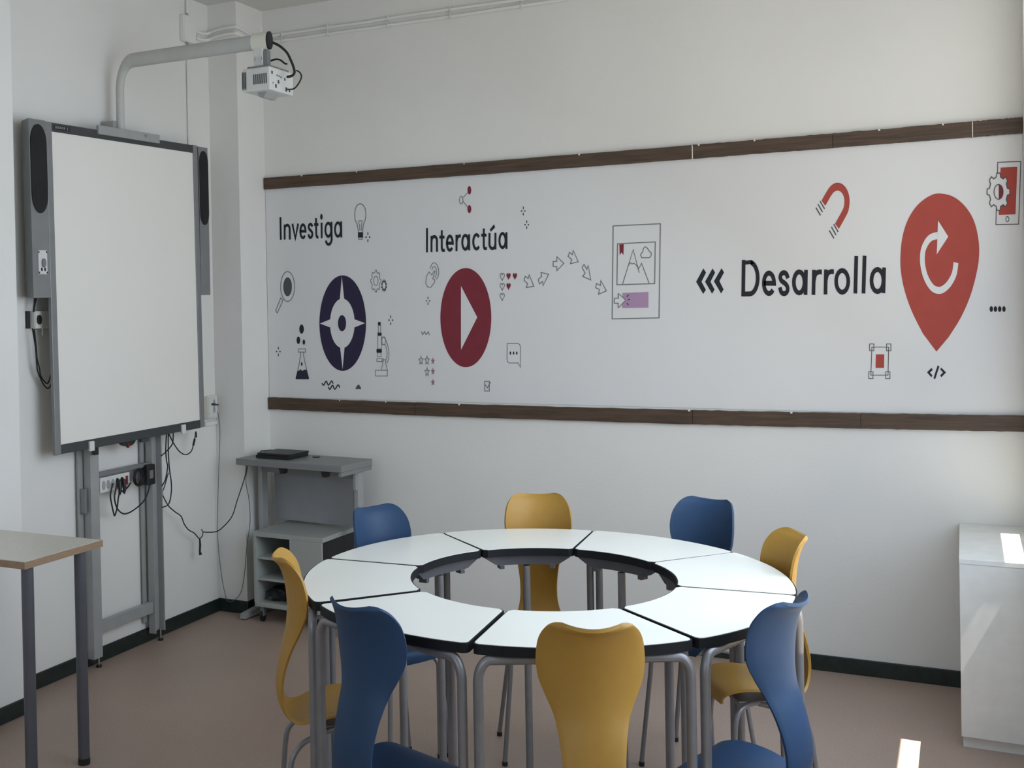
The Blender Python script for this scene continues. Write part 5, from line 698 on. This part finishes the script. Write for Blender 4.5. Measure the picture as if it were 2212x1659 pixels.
for zz in (1.070, 1.035):
    cyl('socket_hole', (0.031, -0.296, zz), (0.0316, -0.296, zz), 0.010, 'bracket_grey', fp, 14, ZS)
tag(box('white_conduit_box', (0, -0.345, 0.955), (0.016, -0.245, 0.975), 'wall', None, 0.002), 'small white ledge of trunking below the corner wall socket', 'trunking')
tag(tube('thin_plug', [(0.032, -0.318, 1.064), (0.046, -0.314, 1.063), (0.05, -0.30, 1.060), (0.05, -0.285, 1.058)], [0.005, 0.006, 0.004, 0.003], 'frame_dark', None, 8), 'small dark grey plug in the wall socket near the corner', 'plug')
for kk, (a, b, lab) in enumerate((('sl1', 0, 'black cable between loudspeaker and left wall socket, nearer the wall end'), ('sl1b', 0, 'black cable between loudspeaker and left wall socket, nearer the board'),
        ('sl2', 0, 'longer black cable loop hanging below the left wall socket'), ('sl3', 0, 'shorter black cable loop hanging below the left wall socket'))):
    cable('speaker_cable', a, lab, group='cables at the left wall socket')
cable('mains_cable', 'ps1', 'black cable in a narrow V loop hanging from the socket strip')
cable('mains_cable', 'ps2', 'black cable in a wide sagging loop from socket strip to right post')
o = cable('usb_cable', 'hc3', 'black cable with two plugs in a U loop below right end of whiteboard')
tube('usb_plug', [(0.08, *CAB['hc3'][0][5][1:]), (0.08, *CAB['hc3'][0][6][1:])], 0.0055, 'black_plastic', o, 8)
tube('usb_plug', [(0.08, CAB['hc3'][0][7][1], CAB['hc3'][0][7][2]-0.03), (0.08, CAB['hc3'][0][7][1], CAB['hc3'][0][7][2]-0.005)], 0.0055, 'black_plastic', o, 8)
cable('hanging_cable', 'hc4', 'straight black cable hanging beside the right stand post, bending back to it', group='cables hanging from the whiteboard')
cable('hanging_cable', 'hc5', 'black cable hanging in a long bow right of the stand post', group='cables hanging from the whiteboard')
cable('hanging_cable', 'hc6', 'short black cable crossing from whiteboard bottom to the right stand post', group='cables hanging from the whiteboard')
o = cable('signal_cable', 'hc7', 'long black cable sagging along the left wall from the right post to a hanging plug')
pg = CAB['hc7plug'][0]
tube('hanging_plug', pg, [0.004, 0.0055, 0.005, 0.008], 'black_plastic', o, 8)
cable('signal_cable', 'hc7b', 'short black cable tail curling up from the hanging plug')
cable('signal_cable', 'hc8', 'black cable rising from the hanging plug to the grey computer desk')
cable('charger_cable', 'gc9', 'thin grey cable hanging from corner wall socket to near the floor', m='grey_cable')

# ------------------------------------------------------------------ grey computer desk in the corner
u_ = Vector((0.996, -0.0893, 0)).normalized(); v_ = Vector((-u_.y, u_.x, 0))
O_ = Vector((0.1835, -0.338, 0))
DM = Matrix((u_, v_, Vector((0, 0, 1)))).transposed().to_4x4(); DM.translation = O_
dk = thing('computer_desk', 'grey computer desk with C-shaped legs in the corner below the mural', 'desk', O_)
dk.rotation_euler = (0, 0, math.atan2(u_.y, u_.x))
DW, DD = 0.632, 0.272
box('tabletop', (0, 0, 0.768), (DW, DD, 0.80), 'desk_grey', dk, 0.003)
box('side_edge', (DW-0.02, 0.004, 0.748), (DW-0.002, DD-0.004, 0.768), 'desk_grey', dk, 0.002)
for x in (0.013, DW-0.036):
    lg = box('side_leg', (x, 0.155, 0.035), (x+0.026, 0.205, 0.768), 'stand', dk, 0.004)
    ft = bmesh.new()
    prism_bm(ft, [(-0.005, 0.006), (0.0, 0.03), (0.17, 0.048), (0.255, 0.048), (0.262, 0.006)], x-0.002, x+0.030, 'x')
    f = obj('foot', ft, 'stand', dk)
    for y in (0.015, 0.245):
        cyl('glide', (x+0.013, y, 0), (x+0.013, y, 0.008), 0.012, 'black_plastic', f, 12)
    box('leg_channel', (x-0.014, 0.17, 0.10), (x, 0.195, 0.75), 'desk_grey', lg, 0.002)
box('back_panel', (0.045, DD-0.020, 0.462), (DW-0.05, DD-0.010, 0.75), 'panel_grey', dk, 0.001)
box('cross_rail', (0.039, 0.16, 0.715), (DW-0.036, 0.195, 0.755), 'desk_grey', dk, 0.002)
for x in (0.25, 0.50):
    prism('cable_clip', [(x, 0.768), (x+0.036, 0.768), (x+0.030, 0.738), (x+0.008, 0.738)], 0.02, 0.05, 'black_plastic', dk, 'y')
hk = box('side_hook', (DW-0.030, 0.142, 0.665), (DW-0.013, 0.155, 0.752), 'stand', dk, 0.002)
hk['label'] = 'pale hook plate on the right leg'
cyl('grommet', (0.345, 0.205, 0.80), (0.345, 0.205, 0.803), 0.020, 'black_plastic', dk, 18)
def on_desk(x, y): return O_+u_*x+v_*y
lp = thing('laptop', 'closed black laptop lying on the left half of grey computer desk', 'laptop', on_desk(0.188, 0.14) + Vector((0, 0, 0.80)))
lp.rotation_euler = (0, 0, math.atan2(u_.y, u_.x)+0.03)
prism('base', [(-0.104, -0.085), (0.092, -0.085), (0.098, 0.08), (-0.096, 0.085)], 0.002, 0.016, 'black_plastic', lp)
prism('lid', [(-0.098, -0.080), (0.096, -0.083), (0.100, 0.082), (-0.092, 0.085)], 0.017, 0.027, 'black_plastic', lp)
for xx in (-0.08, 0.08):
    box('rubber_foot', (xx-0.008, -0.07, 0), (xx+0.008, -0.06, 0.002), 'dark_slot', lp)
    box('rubber_foot', (xx-0.008, 0.06, 0), (xx+0.008, 0.07, 0.002), 'dark_slot', lp)
p_ = [on_desk(*q) for q in ((0.085, 0.10), (0.062, 0.115), (0.045, 0.145), (0.050, 0.18), (0.075, 0.20), (0.10, 0.19))]
tag(tube('laptop_cable', catmull([(q.x, q.y, 0.806+(0.014 if 1 < i < 5 else 0)) for i, q in enumerate(p_)], 5), 0.003, 'black_plastic', None, 6), 'thin black cable curling left of the laptop on the grey desk', 'cable')

# pedestal under it
cb = thing('storage_pedestal', 'grey rolling storage pedestal with open shelves and a door under the computer desk', 'cabinet', (0.285, -0.352, 0))
cb.rotation_euler = (0, 0, -0.035)
PW, PD = 0.397, 0.335
box('top_panel', (0, 0, 0.424), (PW+0.006, PD, 0.447), 'cab_grey', cb, 0.002)
box('bottom_panel', (0, 0.004, 0.078), (PW, PD, 0.100), 'cab_grey', cb, 0.002)
box('left_side', (0, 0.002, 0.100), (0.018, PD, 0.424), 'cab_grey', cb, 0.001)
rs = box('right_side', (PW-0.016, 0.010, 0.100), (PW, PD, 0.424), 'black_plastic', cb, 0.001); rs['label'] = 'black right side panel'
box('divider', (PW*0.55-0.01, 0.012, 0.100), (PW*0.55, PD-0.01, 0.424), 'cab_grey', cb, 0.001)
box('back', (0.018, PD-0.012, 0.100), (PW-0.016, PD-0.002, 0.424), 'frame_dark', cb)
box('door', (PW*0.55-0.004, 0.0, 0.098), (PW, 0.012, 0.424), 'cab_grey', cb, 0.001)
for z in (0.208, 0.312):
    box('shelf', (0.018, 0.010, z), (PW*0.55-0.01, PD-0.012, z+0.012), 'cab_grey', cb, 0.001)
for x, y in ((0.03, 0.03), (PW-0.04, 0.03), (0.03, PD-0.04), (PW-0.04, PD-0.04)):
    cs = cyl('castor', (x-0.008, y, 0.0297), (x+0.008, y, 0.0297), 0.017, 'black_plastic', cb, 16, ZS)
    box('castor_fork', (x-0.012, y-0.010, 0.03), (x+0.012, y+0.012, 0.078), 'frame_grey', cs, 0.003)
    cyl('axle', (x-0.010, y, 0.0297), (x+0.010, y, 0.0297), 0.006, 'chrome', cs, 10, ZS)
bm = bmesh.new()
bmesh.ops.create_icosphere(bm, subdivisions=3, radius=1)
for v in bm.verts:
    k = 1+0.18*math.sin(v.co.x*7+v.co.z*5)+0.1*math.sin(v.co.y*11)
    v.co = Vector((0.378+v.co.x*0.06*k, -0.25+v.co.y*0.07*k, max(0.101, 0.128+v.co.z*0.035*k)))
tag(obj('cable_bag', bm, 'bag', None, True), 'dark crumpled plastic bag on the lowest shelf of the pedestal', 'bag')

# ------------------------------------------------------------------ ring of eight tables
TC = Vector((2.31934, -1.92842, 0)); R0, RI, TZ = 0.681, 0.3697, 0.7712
HALF = math.radians(22.5)
def seg_outline(ro, ri, gap, corner=0.014, n=18):
    ho = HALF-gap/ro; hi = HALF-gap/ri
    cz = corner/ro; pts = []
    for i in range(n+1):
        a = -ho+cz+(2*ho-2*cz)*i/n; pts.append((ro*math.cos(a), ro*math.sin(a)))
    pts.append(((ro-corner*0.3)*math.cos(ho-cz*0.3), (ro-corner*0.3)*math.sin(ho-cz*0.3)))
    pts.append(((ro-corner)*math.cos(ho), (ro-corner)*math.sin(ho)))
    ci = 0.012/ri
    pts.append(((ri+0.012)*math.cos(hi), (ri+0.012)*math.sin(hi)))
    for i in range(n+1):
        a = hi-ci-(2*hi-2*ci)*i/n; pts.append((ri*math.cos(a), ri*math.sin(a)))
    pts.append(((ri+0.012)*math.cos(-hi), (ri+0.012)*math.sin(-hi)))
    pts.append(((ro-corner)*math.cos(-ho), (ro-corner)*math.sin(-ho)))
    pts.append(((ro-corner*0.3)*math.cos(-(ho-cz*0.3)), (ro-corner*0.3)*math.sin(-(ho-cz*0.3))))
    return pts
def make_table():
    t = thing('segment_table', 'x', 'table', TC, 0, 'eight white segment tables set in a ring')
    prism('edge_band', seg_outline(R0, RI, 0.0030), TZ-0.0245, TZ-0.0012, 'black_edge', t)
    prism('tabletop', seg_outline(R0-0.0035, RI+0.0035, 0.0062), TZ-0.006, TZ, 'laminate', t)
    # inner apron plate
    bm = bmesh.new(); n = 16; a0 = math.radians(20.3); rows = []
    for i in range(n+1):
        a = -a0+2*a0*i/n; e = abs(i-n/2)/(n/2)
        zb = TZ-0.056+0.026*max(0, e-0.72)/0.28
        q = []
        for r, z in ((RI+0.016, TZ-0.0245), (RI+0.016, zb), (RI+0.040, zb), (RI+0.040, TZ-0.0245)):
            q.append(bm.verts.new((r*math.cos(a), r*math.sin(a), z)))
        rows.append(q)
    for r0, r1 in zip(rows, rows[1:]):
        for k in range(4): bm.faces.new((r0[k], r0[(k+1) % 4], r1[(k+1) % 4], r1[k]))
    bm.faces.new(rows[0][::-1]); bm.faces.new(rows[-1]); bmesh.ops.recalc_face_normals(bm, faces=bm.faces[:])
    ap = obj('apron', bm, 'darksteel', t)
    for s in (-12, 12):
        a = math.radians(s); bm = bmesh.new()
        bx(bm, (RI+0.014, -0.008, TZ-0.068), (RI+0.042, 0.008, TZ-0.055), 0.001, Matrix.Rotation(a, 4, 'Z')); obj('apron_clip', bm, 'darksteel', ap)
    bm = bmesh.new(); tube_bm(bm, [(RI+0.03, 0, TZ-0.040), (0.615, 0, TZ-0.040)], 0.010, 8, ZS); obj('cross_tube', bm, 'darksteel', t, True)
    # bent outer legs, joined under the outer edge
    p1 = Vector((0.638, -0.245, 0)); p2 = Vector((0.638, 0.245, 0))
    for a, b in ((p1, p2), (p2, p1)):
        d = (b-a).normalized(); zt = TZ-0.0365; rb = 0.030; pts = []
        pts.append(a+d*0.245+Vector((0, 0, zt)))
        pts.append(a+d*(rb+0.02)+Vector((0, 0, zt)))
        for i in range(9):
            th = PI/2*i/8
            pts.append(a+d*(rb-rb*math.sin(th))+Vector((0, 0, zt-rb*ZS*(1-math.cos(th)))))
        pts.append(a+Vector((0, 0, 0.35))); pts.append(a+Vector((0, 0, 0.012)))
        lg = tube('leg', pts, 0.0120, 'steel', t, 12, 1.0)
        cyl('foot_cap', (a.x, a.y, 0), (a.x, a.y, 0.014), 0.0135, 'black_plastic', lg, 12)
    lg = tube('leg', [(0.400, 0, TZ-0.062), (0.400, 0, 0.012)], 0.0118, 'steel', t, 12)
    cyl('foot_cap', (0.400, 0, 0), (0.400, 0, 0.014), 0.0135, 'black_plastic', lg, 12)
    return t
TABLES = [(27.4, 0.0, 'white segment table at the right rear, before the right yellow chair'), (72.0, 0.0, 'white segment table at the back, before the back-right blue chair'),
          (116.6, 0.0, 'white segment table at the back, before the far yellow chair'), (161.2, 0.003, 'white segment table at the left rear, before the back-left blue chair'),
          (206.0, 0.006, 'white segment table at far left of the ring, before the left yellow chair'), (252.0, 0.002, 'white segment table at the front left, before the dark blue chair'),
          (297.2, 0.0, 'white segment table nearest the camera, before the front yellow chair'), (342.6, 0.0, 'white segment table at the right front, before the front-right blue chair')]
t0 = make_table()
for i, (a, off, lab) in enumerate(TABLES):
    t = t0 if i == 0 else copy_tree(t0)
    a = math.radians(a)
    t.rotation_euler = (0, 0, a); t['label'] = lab
    t.location = TC + Vector((math.cos(a), math.sin(a), 0))*off

# ------------------------------------------------------------------ chairs
PROF = [  # forward distance, height, half width, wing depth, corner lift
 (0.268, 0.404, 0.074, -0.004, 0), (0.272, 0.428, 0.094, -0.003, 0), (0.258, 0.447, 0.109, 0.0, 0), (0.212, 0.456, 0.1185, 0.004, 0), (0.150, 0.450, 0.121, 0.008, 0), (0.100, 0.436, 0.117, 0.012, 0),
 (0.062, 0.424, 0.105, 0.013, 0), (0.030, 0.429, 0.089, 0.012, 0), (0.010, 0.453, 0.074, 0.010, 0), (0.0, 0.495, 0.0645, 0.009, 0), (0.002, 0.54, 0.0630, 0.010, 0),
 (0.010, 0.585, 0.0655, 0.013, 0), (0.020, 0.625, 0.0700, 0.018, 0), (0.029, 0.66, 0.0770, 0.026, 0), (0.034, 0.70, 0.0940, 0.036, 0), (0.035, 0.735, 0.1080, 0.043, 0), (0.033, 0.770, 0.1128, 0.045, 0), (0.029, 0.795, 0.1125, 0.045, 0.001),
 (0.023, 0.820, 0.1090, 0.043, 0.003), (0.0155, 0.839, 0.1030, 0.039, 0.004), (0.0075, 0.852, 0.0950, 0.035, 0.006), (-0.001, 0.860, 0.0860, 0.031, 0.0075), (-0.006, 0.865, 0.0750, 0.026, 0.008), (-0.011, 0.867, 0.0620, 0.021, 0.008)]
def shell_bm():
    def cr(i, t):
        g = lambda k: PROF[min(max(k, 0), len(PROF)-1)]
        p0, p1, p2, p3 = g(i-1), g(i), g(i+1), g(i+2)
        return [0.5*((2*b)+(-a+c)*t+(2*a-5*b+4*c-d)*t*t+(-a+3*b-3*c+d)*t**3) for a, b, c, d in zip(p0, p1, p2, p3)]
    S = []
    for i in range(len(PROF)-1):
        for j in range(3): S.append(cr(i, j/3))
    S.append(list(PROF[-1]))
    NU = 14; th = 0.0085
    bm = bmesh.new(); A = []; B = []
    for k, (d, z, hw, wg, lf) in enumerate(S):
        a, b = S[max(k-1, 0)], S[min(k+1, len(S)-1)]
        T = Vector((b[0]-a[0], 0, b[1]-a[1])).normalized(); N = Vector((T.z, 0, -T.x)); kz = min(1.0, max(0.0, (z-0.55)/0.12)); W = (N*(1-kz)+Vector((1, 0, 0))*kz).normalized()
        ra, rb = [], []
        for q in range(NU+1):
            u = -1+2*q/NU; uu = math.sin(u*PI/2)*0.5+u*0.5
            p = Vector((d, uu*hw, z)) + W*(wg*uu*uu) + Vector((0, 0, lf*uu*uu))
            # lateral tilt of the section normal
            sl = 2*wg*uu/max(hw, 0.01); nn = (N - Vector((0, 1, 0))*sl).normalized()
            ra.append(bm.verts.new((p.x-0.15, p.y, p.z))); e = p - nn*th*(1.0 if abs(u) < 0.99 else 0.8)
            rb.append(bm.verts.new((e.x-0.15, e.y, e.z)))
        A.append(ra); B.append(rb)
    for k in range(len(S)-1):
        for q in range(NU):
            bm.faces.new((A[k][q], A[k][q+1], A[k+1][q+1], A[k+1][q]))
            bm.faces.new((B[k][q], B[k+1][q], B[k+1][q+1], B[k][q+1]))
        bm.faces.new((A[k][0], A[k+1][0], B[k+1][0], B[k][0])); bm.faces.new((A[k][NU], B[k][NU], B[k+1][NU], A[k+1][NU]))
    for q in range(NU):
        bm.faces.new((A[0][q], B[0][q], B[0][q+1], A[0][q+1])); bm.faces.new((A[-1][q], A[-1][q+1], B[-1][q+1], B[-1][q]))
    bmesh.ops.recalc_face_normals(bm, faces=bm.faces[:])
    return bm
def make_chair(colr, name):
    t = thing(name, 'x', 'chair', (0, 0, 0), 0)
    sh = obj('shell', shell_bm(), colr, t, True)
    for s in (-1, 1):
        fr = catmull([(0.0, s*0.055, 0.402), (0.04, s*0.075, 0.400), (0.070, s*0.092, 0.388), (0.084, s*0.102, 0.355), (0.088, s*0.105, 0.31)], 4)+[Vector((0.112, s*0.130, 0.012))]
        l = tube('leg', fr, 0.0078, 'steel', t, 10); cyl('foot_cap', (0.112, s*0.130, 0), (0.112, s*0.130, 0.014), 0.0095, 'black_plastic', l, 10)
        rr = catmull([(0.0, s*0.055, 0.398), (-0.06, s*0.078, 0.386), (-0.098, s*0.095, 0.372), (-0.122, s*0.106, 0.342), (-0.130, s*0.110, 0.30)], 4)+[Vector((-0.152, s*0.148, 0.012))]
        l = tube('leg', rr, 0.0078, 'steel', t, 10); cyl('foot_cap', (-0.152, s*0.148, 0), (-0.152, s*0.148, 0.014), 0.0095, 'black_plastic', l, 10)
    bm = bmesh.new(); bx(bm, (-0.06, -0.06, 0.392), (0.06, 0.06, 0.406), 0.003); obj('seat_bracket', bm, 'steel', t)
    for s in (-1, 1):
        cyl('bolt', (-0.062, s*0.045, 0.399), (-0.068, s*0.045, 0.399), 0.006, 'chrome', t, 10)
    return t
# rear top position x, y and facing angle (degrees) of each chair
CHAIRS = [
 ('yellow', 2.040, -1.170, -69, 'mustard yellow chair at the far side of the ring, facing the camera', 'yellow chairs'),
 ('yellow', 2.968, -1.538, 209, 'mustard yellow chair at the right side of the ring, behind the front-right blue chair', 'yellow chairs'),
 ('yellow', 2.692, -2.695, 112, 'mustard yellow chair nearest the camera, seen from behind', 'yellow chairs'),
 ('yellow', 1.699, -2.368, 35, 'mustard yellow chair at the left of the ring, seen from its side', 'yellow chairs'),
 ('blue', 2.622, -1.055, -106, 'dark blue chair at the back right of the ring against the far wall', 'blue chairs'),
 ('blue', 1.600, -1.612, -27, 'blue chair at the back left of the ring beside the grey pedestal', 'blue chairs'),
 ('blue', 2.130, -2.746, 71, 'dark blue chair at the front left of the ring, seen from behind', 'blue chairs'),
 ('blue', 3.057, -2.300, 163, 'blue chair at the front right of the ring, seen from behind', 'blue chairs')]
proto = {}
for colr, x, y, ang, lab, grp in CHAIRS:
    if colr not in proto:
        proto[colr] = t = make_chair(colr, 'shell_chair')
    else: t = copy_tree(proto[colr])
    a = math.radians(ang)
    t.location = (x+0.15*math.cos(a), y+0.15*math.sin(a), 0); t.rotation_euler = (0, 0, a)
    tag(t, lab, 'chair', grp)

# ------------------------------------------------------------------ side desk at the left edge
sd = thing('side_desk', 'desk with pale top, beech edge and grey round legs at the left edge', 'desk', (0.0, 0.0, 0))
box('tabletop', (0.185, -2.333, 0.735), (0.7285, -1.9675, 0.7555), 'desk_top', sd, 0.001)
box('edge_band', (0.183, -2.337, 0.7315), (0.7325, -1.9635, 0.7545), 'ply_edge', sd, 0.001)
for x, y in ((0.705, -2.298), (0.7035, -2.050), (0.22, -2.298), (0.22, -2.0)):
    lg = tube('leg', [(x, y, 0.7315), (x, y, 0.012)], 0.0195, 'darksteel', sd, 16)
    cyl('foot_cap', (x, y, 0), (x, y, 0.022), 0.0205, 'black_plastic', lg, 16)

# ------------------------------------------------------------------ white cabinet in the right corner
wc = thing('white_cabinet', 'low white cabinet against the far wall at the right edge, sunlit on top', 'cabinet', (3.371, -0.672, 0))
box('top_panel', (0, 0, 0.632), (0.232, 0.668, 0.650), 'cabinet_white', wc, 0.0015)
box('body', (0.001, 0.002, 0.04), (0.232, 0.668, 0.632), 'cabinet_white', wc, 0.001)
box('plinth', (0.006, 0.02, 0.0), (0.232, 0.66, 0.04), 'cabinet_white', wc)
